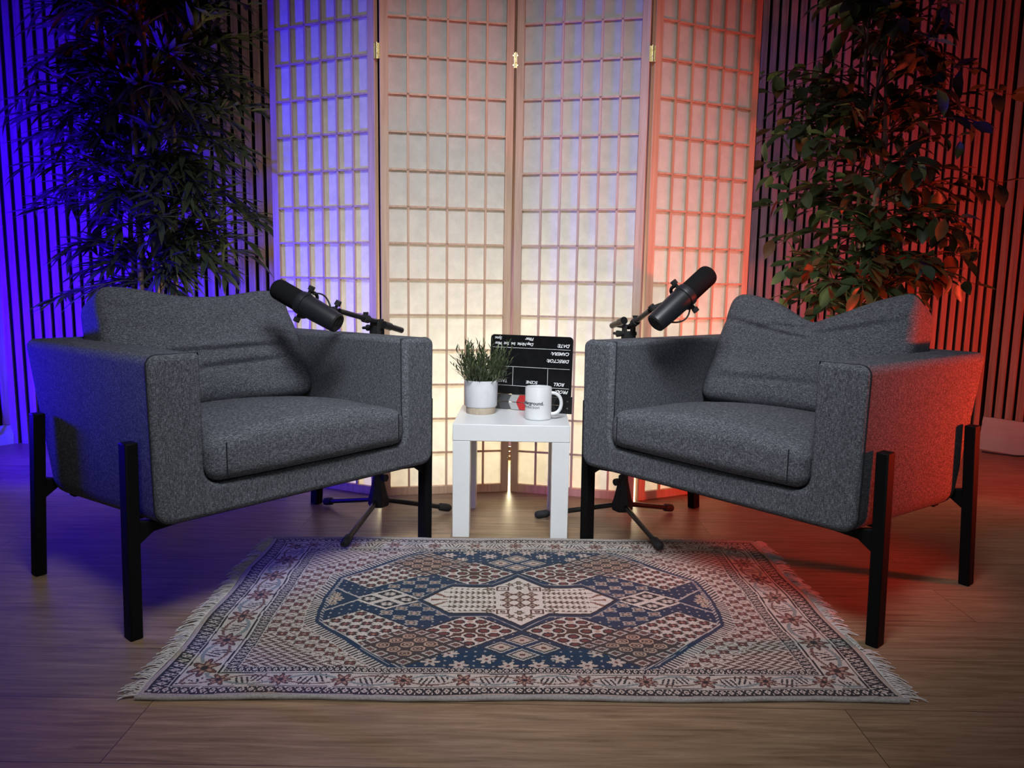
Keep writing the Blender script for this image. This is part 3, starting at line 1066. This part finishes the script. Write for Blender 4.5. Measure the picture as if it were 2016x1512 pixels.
JL, JR = (-0.507, 2.175, 0.688), (0.399, 2.190, 0.706)
mic_stand((-0.424, 2.378), 0.640, [(-0.638, 2.544), (-0.475, 2.100), (-0.203, 2.491)], JL, (-0.352, 2.415, 0.616),
          'black tripod microphone stand behind the bamboo-side armchair, boom tail toward the screen', 0.8)
mic_stand((0.360, 2.370), 0.636, [(0.086, 2.428), (0.436, 2.115), (0.554, 2.530)], JR, (0.316, 2.432, 0.640),
          'black tripod microphone stand beside the red-lit armchair, near the mug', -0.8)
microphone((-0.478, 2.08, 0.655), (-0.672, 2.16, 0.750), JL, 'black studio microphone over the blue-lit armchair, foam end pointing to the bamboo', (0.45, 0.0, 0.9))
microphone((0.387, 2.08, 0.668), (0.553, 2.16, 0.810), JR, 'black studio microphone over the red-lit armchair, foam end pointing up to the leafy tree', (0.62, 0.0, -0.78))

# ------------------------------------------------------------------ rug
def rug():
    NX, NY = 612, 372
    W, D = 1.444, 0.876
    u = (np.arange(NX) + 0.5) / NX * W - W / 2
    v = (np.arange(NY) + 0.5) / NY * D - D / 2
    U, V = np.meshgrid(u, v)                       # V rows
    rs = np.random.RandomState(4)
    # hand-knotted wobble
    def smooth_noise(s, amp):
        a = rs.rand(int(D / s) + 3, int(W / s) + 3) - 0.5
        yi = (V + D / 2) / s; xi = (U + W / 2) / s
        y0, x0 = yi.astype(int), xi.astype(int)
        fy, fx = yi - y0, xi - x0
        fy = fy * fy * (3 - 2 * fy); fx = fx * fx * (3 - 2 * fx)
        return amp * 2 * ((a[y0, x0] * (1 - fx) + a[y0, x0 + 1] * fx) * (1 - fy) + (a[y0 + 1, x0] * (1 - fx) + a[y0 + 1, x0 + 1] * fx) * fy)
    Uw = U + smooth_noise(0.06, 0.0022)
    Vw = V + smooth_noise(0.06, 0.0022)
    AU, AV = np.abs(Uw), np.abs(Vw)
    CREAM = np.array((0.50, 0.44, 0.39)); PALE = np.array((0.43, 0.38, 0.34)); BEIGE = np.array((0.36, 0.30, 0.25))
    NAVY = np.array((0.010, 0.030, 0.066)); BLACK = np.array((0.020, 0.019, 0.022)); RED = np.array((0.115, 0.034, 0.030))
    BROWN = np.array((0.085, 0.042, 0.030)); PINK = np.array((0.40, 0.26, 0.20)); GREY = np.array((0.19, 0.22, 0.22)); OLIVE = np.array((0.10, 0.085, 0.055))
    C = np.zeros((NY, NX, 3)); C[:] = PALE
    def put(mask, c):
        C[mask] = c
    fx, fy = 0.565, 0.330                          # field
    # --- edge and guards
    inner_d = np.minimum(W / 2 - AU, D / 2 - AV)   # distance from the rug edge
    put(inner_d < 0.012, BEIGE)
    def guard(lo, hi, horiz_mask, s, pale, dark, step):
        m = horiz_mask
        t = (s / step) % 1.0
        return m & ((t < 0.5))
    # distance measured separately along x and y borders
    on_y = (AV - fy) / (D / 2 - fy) > (AU - fx) / (W / 2 - fx)      # front/back borders
    tb = np.where(on_y, (AV - fy) / (D / 2 - fy), (AU - fx) / (W / 2 - fx))   # 0 at field, 1 at the edge
    sb = np.where(on_y, Uw, Vw)
    border = tb > 0
    # rescale so the bands match on both sides
    def band(a, b):
        return border & (tb >= a) & (tb < b)
    def beads(a, b, step):
        m = band(a, b)
        put(m, BLACK)
        mid, hw = (a + b) / 2, (b - a) / 2
        t = (sb / step) % 1.0 - 0.5
        r = np.abs(t) * 2 / 0.72 + np.abs(tb - mid) / hw / 0.85
        put(m & (r < 1), CREAM)
        put(m & (r < 0.38), BROWN)
        t2 = ((sb / step + 0.5) % 1.0) - 0.5
        put(m & (np.abs(t2) * 2 < 0.16) & (np.abs(tb - mid) / hw > 0.5), CREAM)
    beads(0.015, 0.17, 0.0135)
    beads(0.70, 0.885, 0.0175)
    put(band(0.17, 0.20), CREAM); put(band(0.20, 0.225), BLACK)
    put(band(0.655, 0.675), BLACK); put(band(0.675, 0.70), CREAM)
    put(band(0.885, 0.91), BLACK)
    # main border
    mb = band(0.225, 0.655)
    put(mb, CREAM * 0.97)
    tm = (tb - 0.44) / 0.215                       # -1..1 across
    per = 0.118
    ph = (sb / per + np.where(on_y, 0.5, 0.33))
    cell = np.floor(ph)
    t = ph - cell - 0.5                            # -0.5..0.5 along
    X = t * per / np.where(on_y, 0.0255, 0.0375); Y = tm * 0.92
    rr = np.hypot(X, Y); th = np.arctan2(Y, X)
    alt = (cell % 2 == 0)
    pet = np.where(alt, 0.72 + 0.20 * np.cos(8 * th), 0.70 + 0.24 * np.cos(6 * th))
    put(mb & (rr < pet), BLACK * 1.3)
    put(mb & (rr < pet - 0.08), np.array((0.125, 0.050, 0.042)))
    put(mb & (rr < pet - 0.34) & (rr > 0.26), PINK * 0.9)
    put(mb & (rr < 0.20), BLACK)
    # leaves and slanted dashes between the rosettes
    tt = np.abs(t)
    sl = (t * per / 0.0105 + tm * 0.9 * np.where(alt, 1, -1)) % 1.0
    gapz = mb & (tt > np.where(on_y, 0.26, 0.36))
    put(gapz & (sl < 0.42) & (np.abs(tm - 0.25 * np.sign(t)) < 0.62), BLACK * 1.2)
    vine = np.abs(tm - 0.75 * np.cos(ph * PI)) < 0.13
    put(mb & vine & (rr > pet + 0.1), GREY)
    vine2 = np.abs(tm + 0.68 * np.cos(ph * PI)) < 0.09
    put(mb & vine2 & (rr > pet + 0.1), np.array((0.14, 0.075, 0.06)))
    # --- field: cream corners, navy hexagon
    F = (AU < fx) & (AV < fy)
    put(F, CREAM)
    # rust cross motifs in the corners on a diagonal lattice
    p = (AU + AV * 1.35) / 0.050; q = (AU - AV * 1.35) / 0.050
    pp, qq = p % 1.0 - 0.5, q % 1.0 - 0.5
    for px, py in ((0.23, 0), (-0.23, 0), (0, 0.23), (0, -0.23)):
        put(F & (np.hypot(pp - px, qq - py) < 0.185), BLACK * 1.4)
    for px, py in ((0.22, 0), (-0.22, 0), (0, 0.22), (0, -0.22)):
        put(F & (np.hypot(pp - px, qq - py) < 0.135), np.array((0.13, 0.045, 0.038)))
    put(F & (np.hypot(pp, qq) < 0.10), PINK)
    put(F & ((np.abs(pp) > 0.465) | (np.abs(qq) > 0.465)), np.array((0.16, 0.10, 0.075)))
    # herring-bone wedge at the very corners
    wd = (AU - 0.42) + (AV - 0.255) * 1.2
    hb = F & (wd > 0.045)
    put(hb, CREAM)
    sgn = (AV - 0.25) * 1.2 - (AU - 0.50) * 0.7
    zig = ((AU * 0.55 + np.abs((AV / 0.022) % 1 - 0.5) * 0.024) / 0.0125) % 1.0
    put(hb & (zig < 0.52), np.array((0.095, 0.050, 0.036)))
    # navy hexagon outline
    def hexd(off):
        poly = [(0.585, 0.0), (0.462, 0.128), (0.452, 0.236), (0.245, 0.335)]
        inside = np.ones_like(AU, bool)
        d = np.full_like(AU, 9.0)
        for (x0, y0), (x1, y1) in zip(poly[:-1], poly[1:]):
            nx, ny = (y1 - y0), -(x1 - x0)
            l = math.hypot(nx, ny)
            nx, ny = nx / l, ny / l
            dist = -((AU - x0) * nx + (AV - y0) * ny)
            d = np.minimum(d, dist) if (x0, y0) != poly[1] else np.minimum(d, dist)
        return d
    hd = hexd(0)
    put(F & (hd > -0.030), CREAM)
    zz = ((AU - AV) / 0.014) % 1.0
    put(F & (hd > -0.028) & (hd < -0.002) & (zz < 0.45), BLACK * 1.3)
    put(F & (hd > -0.004), NAVY)
    put(F & (hd > 0.004) & (hd < 0.012) & ((((AU + AV) / 0.012) % 1) < 0.5), PALE)
    inside = F & (hd > 0.012)
    # navy ground with small pale specks
    sp = ((np.round(AU / 0.02) * 0.02 - AU) ** 2 + (np.round(AV / 0.02) * 0.02 - AV) ** 2) < 0.0028 ** 2
    put(inside & sp, PALE * 0.8)
    # top/bottom flower strip (pale stars on navy between the octagon diamonds)
    for cx, cy in ((0.075, 0.292), (0.13, 0.318), (0.03, 0.322), (0.155, 0.268), (0.19, 0.305)):
        a = np.arctan2(AV - cy, AU - cx); r = np.hypot(AU - cx, (AV - cy) * 1.1)
        st = 0.0155 + 0.0055 * np.cos(6 * a)
        put(inside & (r < st + 0.003), BLACK)
        put(inside & (r < st), np.array((0.46, 0.37, 0.32)))
        put(inside & (r < 0.004), RED)
    def diamond(cx, cy, a, b):
        # symmetrical copies follow from |u|, |v|
        du, dv = AU - cx, AV - cy
        P = du / a + dv / b; Q = du / a - dv / b      # |P|,|Q| <= 1 inside
        return P, Q, (np.maximum(np.abs(P), np.abs(Q)))
    def tile(P, n):
        return (P * n / 2 + 0.5 * (n % 2)) % 1.0 - 0.5
    # pale diamonds with four red-petalled flowers
    P, Q, m_ = diamond(0.115, 0.165, 0.108, 0.082)
    put(inside & (m_ < 1.05), BLACK); put(inside & (m_ < 0.97), CREAM)
    put(inside & (m_ < 0.90), BROWN * 0.8)
    x = ((P * 0.98 + 1) % 1.0) - 0.5; y = ((Q * 0.98 + 1) % 1.0) - 0.5
    fl_ = inside & (m_ < 0.97)
    for px, py in ((0.21, 0.21), (-0.21, 0.21), (0.21, -0.21), (-0.21, -0.21)):
        put(fl_ & (np.hypot(x - px, y - py) < 0.245), CREAM)
    for px, py in ((0.22, 0.22), (-0.22, 0.22), (0.22, -0.22), (-0.22, -0.22)):
        rr2 = np.hypot(x - px, y - py)
        put(fl_ & (rr2 < 0.175), BLACK); put(fl_ & (rr2 < 0.115), RED * 1.2)
    put(fl_ & (np.hypot(x, y) < 0.085), PINK)
    # brown diamonds of ringed octagons
    P, Q, m_ = diamond(0.245, 0.232, 0.128, 0.092)
    put(inside & (m_ < 1.03), BLACK); put(inside & (m_ < 1.0), np.array((0.050, 0.034, 0.034)))
    x = ((P * 2.5 + 0.5) % 1.0) - 0.5; y = ((Q * 2.5 + 0.5) % 1.0) - 0.5
    oc = np.maximum(np.maximum(np.abs(x), np.abs(y)), (np.abs(x) + np.abs(y)) * 0.74)
    ins = inside & (m_ < 0.60)
    out_ = inside & (m_ >= 0.62) & (m_ < 0.97)
    put(ins & (oc < 0.42), np.array((0.40, 0.27, 0.20))); put(ins & (oc < 0.30), BROWN); put(ins & (oc < 0.20), PINK); put(ins & (oc < 0.09), BLACK)
    sq = np.maximum(np.abs(x), np.abs(y))
    put(out_ & (sq < 0.34), PALE); put(out_ & (sq < 0.22), np.array((0.12, 0.055, 0.045)))
    # blue-grey flower diamonds
    P, Q, m_ = diamond(0.247, 0.078, 0.100, 0.072)
    put(inside & (m_ < 1.02), NAVY)
    x = ((P * 1.5 + 0.5) % 1.0) - 0.5; y = ((Q * 1.5 + 0.5) % 1.0) - 0.5
    a_ = np.arctan2(y, x); r = np.hypot(x, y)
    pt = 0.34 + 0.08 * np.cos(4 * a_)
    put(inside & (m_ < 0.97) & (r < pt), PALE * 0.82); put(inside & (m_ < 0.97) & (r < pt - 0.11), np.array((0.10, 0.085, 0.075))); put(inside & (m_ < 0.97) & (r < 0.13), PINK)
    # red and white lattice diamonds
    P, Q, m_ = diamond(0.372, 0.152, 0.122, 0.088)
    put(inside & (m_ < 1.04), BLACK); put(inside & (m_ < 1.0), CREAM * 1.05)
    x = ((P * 2.5 + 0.5) % 1.0) - 0.5; y = ((Q * 2.5 + 0.5) % 1.0) - 0.5
    cr = ((np.abs(x) < 0.20) & (np.abs(y) < 0.42)) | ((np.abs(y) < 0.20) & (np.abs(x) < 0.42))
    put(inside & (m_ < 0.97) & cr, BLACK); put(inside & (m_ < 0.97) & (np.hypot(x, y) < 0.25), RED * 1.15)
    put(inside & (m_ < 0.97) & (np.hypot(x, y) < 0.09), PINK)
    # cross of four black-and-white lozenges
    P, Q, m_ = diamond(0.318, 0.0, 0.088, 0.062)
    put(inside & (m_ < 1.05), BLACK); put(inside & (m_ < 1.0), CREAM * 1.08)
    x = ((P + 1) % 1.0) - 0.5; y = ((Q + 1) % 1.0) - 0.5
    sq = np.maximum(np.abs(x), np.abs(y))
    put(inside & (m_ < 0.98) & (sq < 0.36), BLACK)
    put(inside & (m_ < 0.98) & (sq < 0.24) & ((np.abs(x) < 0.10) | (np.abs(y) < 0.10)), CREAM)
    put(inside & (m_ < 0.98) & (np.hypot(x, y) < 0.06), RED)
    # flower diamonds at both ends
    P, Q, m_ = diamond(0.474, 0.0, 0.090, 0.082)
    put(inside & (m_ < 1.05), PALE); put(inside & (m_ < 0.97), NAVY)
    for ex, ey, er in ((0.474, 0.0, 0.026), (0.445, 0.0, 0.020), (0.503, 0.0, 0.020), (0.474, 0.042, 0.021), (0.448, 0.027, 0.013), (0.500, 0.027, 0.013)):
        a_ = np.arctan2(AV - ey, AU - ex); r = np.hypot(AU - ex, AV - ey)
        st = er * (0.80 + 0.20 * np.cos(8 * a_))
        put(inside & (r < st), np.array((0.43, 0.35, 0.27))); put(inside & (r < st * 0.55), np.array((0.20, 0.11, 0.075))); put(inside & (r < st * 0.25), CREAM)
    # dark kite diamonds above and below the medallion
    P, Q, m_ = diamond(0.0, 0.243, 0.090, 0.066)
    put(inside & (m_ < 1.0), BLACK); put(inside & (m_ < 0.95), NAVY)
    x = ((P + 1) % 1.0) - 0.5; y = ((Q + 1) % 1.0) - 0.5
    sq = np.maximum(np.abs(x), np.abs(y))
    put(inside & (m_ < 0.97) & (sq < 0.40), PALE); put(inside & (m_ < 0.97) & (sq < 0.33), BLACK); put(inside & (m_ < 0.97) & (sq < 0.26), np.array((0.44, 0.34, 0.28)))
    put(inside & (m_ < 0.97) & ((np.abs(x) + np.abs(y)) < 0.12), RED)
    # --- medallion: long lozenge with a centre diamond
    dm = AU / 0.142 + AV / 0.139 - 1
    bar = np.maximum((AV - 0.074) / 0.074, (AU - 0.165) / 0.066 + AV / 0.074 - 1)
    bar = np.maximum((AV / 0.074) - 1, ((AU - 0.231) / 0.066) + AV / 0.074 * 1.0)
    md = np.minimum(dm, bar * 0.55)
    put(F & (md < 0.17), PALE * 0.7); put(F & (md < 0.145), NAVY); put(F & (md < 0.09) & ((((AU + AV) / 0.010) % 1) < 0.5), BLACK)
    put(F & (md < 0.045), BLACK)
    med = F & (md < 0.0)
    put(med, CREAM * 1.12)
    # wheat rows along the bar
    rowv = (AV / 0.0265); rk = np.floor(rowv); rv = rowv - rk - 0.5
    wheat = ((AU / 0.0135 - np.abs(rv) * 1.3) % 1.0 < 0.46) & (np.abs(rv) < 0.34)
    put(med & (AU > 0.058) & (AU < 0.168) & (AV < 0.066) & wheat, OLIVE)
    put(med & (AU > 0.058) & (AU < 0.185) & (np.abs(rv) < 0.06) & (AV < 0.066), BROWN)
    ray = np.abs((np.arctan2(AV, AU - 0.158) / (PI / 5) + 0.5) % 1 - 0.5) < 0.16
    put(med & (AU > 0.172) & (AU < 0.212) & ray & (AV < 0.034), np.array((0.20, 0.10, 0.07)))
    # centre block of quatrefoils and square frets
    x = ((AU / 0.030 + 0.5) % 1.0) - 0.5; y = ((AV / 0.030 + 0.5) % 1.0) - 0.5
    a_ = np.arctan2(y, x); r = np.hypot(x, y)
    cb = med & (AU < 0.048) & (AV < 0.048)
    put(cb & (r < 0.42 + 0.08 * np.cos(4 * a_)), BROWN); put(cb & (r < 0.24), np.array((0.34, 0.25, 0.19))); put(cb & (r < 0.10), BLACK)
    sqd = np.maximum(np.abs(AU - 0.040), np.abs(AV - 0.066) * 1.2)
    put(med & (((sqd < 0.016) & (sqd > 0.011)) | ((sqd < 0.006) & (sqd > 0.002))), BROWN)
    for cx, cy in ((0.0, 0.072), (0.0, 0.105), (0.022, 0.092), (0.075, 0.062)):
        a_ = np.arctan2(AV - cy, AU - cx); r = np.hypot(AU - cx, AV - cy)
        put(med & (r < 0.0095 + 0.003 * np.cos(5 * a_)), OLIVE * 0.8); put(med & (r < 0.0035), PINK)
    # abrash: slow drift of the dyes along the rug
    C *= (1 + smooth_noise(0.12, 0.06))[..., None] * (1 + (rs.rand(NY, NX) - 0.5) * 0.16)[..., None]
    C = np.clip(C * 1.0, 0.003, 0.9)
    # --- mesh: knot grid with a soft, slightly uneven pile
    root = thing('rug', (0.026, 1.770, 0), 'cream, navy and rust patterned rug with fringed ends on the wooden floor', 'rug', R(1.15))
    gu = np.linspace(-W / 2, W / 2, NX + 1); gv = np.linspace(-D / 2, D / 2, NY + 1)
    GU, GV = np.meshgrid(gu, gv)
    edge = np.minimum(np.minimum(GU + W / 2, W / 2 - GU), np.minimum(GV + D / 2, D / 2 - GV))
    GZ = 0.007 * np.clip(edge / 0.004, 0.25, 1) + 0.0007 * np.sin(GU * 31 + 2 * np.sin(GV * 17)) + 0.0006 * np.sin(GV * 43 + GU * 9)
    # the edges wave a little
    GX = GU + 0.0035 * np.sin(GV * 22 + 0.6) * np.clip((np.abs(GU) - 0.45) / 0.27, 0, 1)
    GY = GV + 0.003 * np.sin(GU * 13 + 1.0) * np.clip((np.abs(GV) - 0.25) / 0.19, 0, 1)
    verts = np.stack([GX, GY, GZ], -1).reshape(-1, 3)
    ii = np.arange(NX * NY); rr_ = ii // NX; cc = ii % NX
    a0 = rr_ * (NX + 1) + cc
    loops = np.stack([a0, a0 + 1, a0 + NX + 2, a0 + NX + 1], -1)
    me = bpy.data.meshes.new('pile')
    me.vertices.add(len(verts)); me.vertices.foreach_set('co', verts.ravel())
    me.loops.add(loops.size); me.loops.foreach_set('vertex_index', loops.ravel().astype(np.int32))
    me.polygons.add(len(loops))
    me.polygons.foreach_set('loop_start', (np.arange(len(loops)) * 4).astype(np.int32))
    me.polygons.foreach_set('loop_total', np.full(len(loops), 4, np.int32))
    me.polygons.foreach_set('use_smooth', np.ones(len(loops), bool))
    me.update(calc_edges=True)
    me.validate()
    at = me.color_attributes.new('knots', 'FLOAT_COLOR', 'CORNER')
    cc4 = np.concatenate([C.reshape(-1, 3), np.ones((NX * NY, 1))], 1)
    at.data.foreach_set('color', np.repeat(cc4, 4, axis=0).ravel().astype(np.float32))
    me.materials.append(M_RUG)
    o = bpy.data.objects.new('pile', me)
    COL.objects.link(o); o.parent = root
    # bound long edges
    for s_ in (-1, 1):
        g = G()
        pts = [(x, s_ * D / 2 + 0.003 * math.sin(x * 13 + 1.0), 0.0052 + 0.0005 * math.sin(x * 60)) for x in np.linspace(-W / 2, W / 2, 120)]
        g.tube(pts, 0.0052, 8)
        g.build('edge_binding', M_BIND, root, smooth=60)
    # fringe of knotted threads at both short ends
    rnd = random.Random(11)
    for s_ in (-1, 1):
        g = G()
        n = 300
        for k in range(n):
            y0 = -D / 2 + 0.004 + (D - 0.008) * k / (n - 1)
            x0 = s_ * (W / 2 - 0.002 + 0.0035 * math.sin(y0 * 22 + 0.6) * s_)
            clump = math.sin(k * 0.35) * 0.006 + math.sin(k * 0.11 + s_) * 0.007
            ln = rnd.uniform(0.024, 0.044)
            if s_ > 0 and -0.245 < y0 < -0.155:
                ln = min(ln, 0.014)
            dy = clump + rnd.uniform(-0.010, 0.010) - 0.006
            pts = []
            cu = rnd.uniform(-0.006, 0.006)
            h = rnd.uniform(0.002, 0.009)
            for t in (0, 0.3, 0.65, 1.0):
                pts.append((x0 + s_ * ln * t, y0 + dy * t + cu * math.sin(PI * t), max(0.0013, 0.005 * (1 - t) + h * math.sin(PI * t) * 0.8)))
            g.tube(pts, [0.0013, 0.0012, 0.0011, 0.0009], 4)
        fo = g.build('fringe', M_FRINGE, root)
        fo['kind'] = 'stuff'
rug()

# ------------------------------------------------------------------ tall plants
def plant_pot(root, r, h):
    g = G()
    g.lathe([(0, 0), (r * 0.78, 0), (r * 0.80, 0.01), (r, h - 0.02), (r * 1.04, h - 0.018), (r * 1.04, h), (r * 0.97, h), (r * 0.94, h - 0.04), (0, h - 0.045)], 36)
    g.build('pot', M_PLANTPOT, root, smooth=40)
    g = G()
    g.lathe([(0, h - 0.022), (r * 0.6, h - 0.026), (r * 0.935, h - 0.034), (r * 0.9, h - 0.05), (0, h - 0.05)], 28)
    g.build('soil', M_SOIL, root, smooth=60)

def bamboo():
    root = thing('bamboo_plant', (-1.43, 3.02, 0), 'tall artificial bamboo plant with narrow dark leaves against the blue-lit slats', 'plant')
    plant_pot(root, 0.13, 0.24)
    rnd = random.Random(5)
    V, F = [], []
    tw = G()
    canes = []
    for (bx, by, tx, ty, ht, r) in ((-0.075, 0.02, -0.05, 0.04, 2.05, 0.0105), (-0.03, -0.05, -0.02, -0.03, 2.2, 0.0125), (0.005, 0.05, 0.03, 0.07, 2.1, 0.011), (0.055, -0.02, 0.02, -0.04, 2.15, 0.012), (0.085, 0.04, 0.10, 0.02, 1.95, 0.010)):
        g = G()
        pts, rr = [], []
        for i in range(41):
            t = i / 40
            z = 0.20 + (ht - 0.20) * t
            pts.append((bx + (tx - bx) * t + 0.012 * math.sin(z * 3 + bx * 50), by + (ty - by) * t + 0.01 * math.cos(z * 2.5 + by * 40), z))
            rr.append(r * (1 - 0.35 * t) * (1.18 if i % 5 == 0 else 1.0))
        g.tube(pts, rr, 10)
        g.build('cane', M_CANE, root, smooth=60)
        canes.append(pts)
    def env(z):
        return float(np.interp(z, [0.6, 0.8, 1.0, 1.3, 1.6, 1.85, 2.2], [0.24, 0.36, 0.43, 0.45, 0.40, 0.30, 0.16]))
    def spray(tip, d, n, scale):
        # fan of lance leaves at a twig's end
        for k in range(n):
            a = (k - (n - 1) / 2) * 0.42 + rnd.uniform(-0.12, 0.12)
            side = d.cross(Vector((0, 0, 1)))
            if side.length < 1e-3:
                side = Vector((1, 0, 0))
            side.normalize()
            ld = (d * math.cos(a) + side * math.sin(a) + Vector((0, 0, rnd.uniform(-0.30, 0.22)))).normalized()
            ln = rnd.uniform(0.085, 0.150) * scale
            base = tip - d * rnd.uniform(0, 0.035)
            leaf_strip(V, F, base, ld, Vector((rnd.uniform(-.4, .4), rnd.uniform(-.4, .4), 1)), ln, ln * rnd.uniform(0.13, 0.185), rnd.uniform(0.0, 0.35), 4, 0.16)
    for ci, pts in enumerate(canes):
        for k in range(58):
            z = rnd.uniform(0.62, min(2.15, pts[-1][2]))
            i = min(40, max(0, int((z - 0.2) / (pts[-1][2] - 0.2) * 40)))
            p0 = Vector(pts[i])
            az = rnd.uniform(0, 2 * PI)
            reach = env(z + 0.05) * rnd.uniform(0.45, 1.0)
            dirn = Vector((math.cos(az), math.sin(az) * 0.52, 0))
            rise = rnd.uniform(-0.04, 0.20)
            p3 = p0 + dirn * reach + Vector((0, 0, rise))
            p1 = p0 + dirn * reach * 0.35 + Vector((0, 0, rise * 0.8 + 0.05))
            p2 = p0 + dirn * reach * 0.7 + Vector((0, 0, rise + 0.05))
            path = []
            for t in np.linspace(0, 1, 7):
                path.append(p0 * (1 - t) ** 3 + p1 * 3 * t * (1 - t) ** 2 + p2 * 3 * t * t * (1 - t) + p3 * t ** 3)
            tw.tube(path, [0.0022, 0.002, 0.0018, 0.0016, 0.0014, 0.0011, 0.0008], 5)
            for q in (2, 3, 4, 5, 6):
                d = (path[q] - path[q - 1]).normalized()
                d = (d + rand_dir(rnd, -0.5, 0.5) * 0.45).normalized()
                spray(path[q], d, rnd.choice((3, 4, 4, 5)), 1.0)
    raw('foliage', V, F, M_BAMBOO, root, None, 180)
    tw.build('twigs', M_TWIG, root)
bamboo()

def ficus():
    root = thing('ficus_tree', (1.43, 3.05, 0), 'tall artificial tree with broad pointed leaves against the red-lit slats', 'plant')
    plant_pot(root, 0.14, 0.26)
    rnd = random.Random(17)
    stems = []
    for (ph, r, ht, amp) in ((0.0, 0.017, 2.1, 0.035), (2.1, 0.013, 1.95, 0.045), (4.2, 0.012, 1.85, 0.045)):
        g = G()
        pts, rr = [], []
        for i in range(34):
            t = i / 33
            z = 0.22 + (ht - 0.22) * t
            pts.append((amp * math.cos(ph + z * 4.2) - 0.05 * t - 0.01, amp * math.sin(ph + z * 4.2), z))
            rr.append(r * (1 - 0.6 * t) * (1 + 0.12 * math.sin(i * 2.1)))
        g.tube(pts, rr, 10)
        g.build('trunk', M_BARK, root, smooth=60)
        stems.append(pts)
    def env(z):
        return float(np.interp(z, [0.55, 0.70, 0.85, 1.1, 1.3, 1.6, 1.85, 2.15], [0.30, 0.40, 0.44, 0.43, 0.45, 0.47, 0.32, 0.14]))
    V, F, MI = [], [], []
    tw = G()
    def oval_leaf(base, d, upv, ln, mi):
        n0 = len(F)
        leaf_strip(V, F, base, d, upv, ln, ln * rnd.uniform(0.46, 0.58), rnd.uniform(-0.05, 0.40), 4, 0.14, 'oval')
        MI.extend([mi] * (len(F) - n0))
    for pts in stems:
        top = pts[-1][2]
        for k in range(56):
            z = rnd.uniform(0.64, top)
            i = min(33, int((z - 0.22) / (top - 0.22) * 33))
            p0 = Vector(pts[i])
            az = rnd.uniform(0, 2 * PI)
            reach = env(z + 0.06) * rnd.uniform(0.45, 1.05)
            dirn = Vector((math.cos(az), math.sin(az) * 0.72, 0))
            rise = rnd.uniform(-0.10, 0.18)
            p3 = p0 + dirn * reach + Vector((0, 0, rise))
            p1 = p0 + dirn * reach * 0.4 + Vector((0, 0, rise * 0.7 + 0.06))
            p2 = p0 + dirn * reach * 0.75 + Vector((0, 0, rise + 0.04))
            path = []
            for t in np.linspace(0, 1, 8):
                path.append(p0 * (1 - t) ** 3 + p1 * 3 * t * (1 - t) ** 2 + p2 * 3 * t * t * (1 - t) + p3 * t ** 3)
            tw.tube(path, [0.0035, 0.003, 0.0026, 0.0023, 0.002, 0.0017, 0.0013, 0.0009], 5)
            for q in range(2, 8):
                for rep in range(2):
                    tang = (path[q] - path[q - 1]).normalized()
                    d = (tang * 0.7 + rand_dir(rnd, -0.9, 0.5) * 0.95).normalized()
                    b = path[q] - tang * rnd.uniform(0, 0.03)
                    pet = b + d * 0.014
                    tw.tube([b, pet], 0.0009, 4)
                    upv = Vector((rnd.uniform(-.7, .7), rnd.uniform(-.9, .3), 1))
                    oval_leaf(pet, d, upv, rnd.uniform(0.058, 0.092), 1 if rnd.random() < 0.16 else 0)
    raw('foliage', V, F, [M_FICUS, M_FICUS_REDLIT], root, MI, 180)
    tw.build('twigs', M_TWIG, root)
ficus()
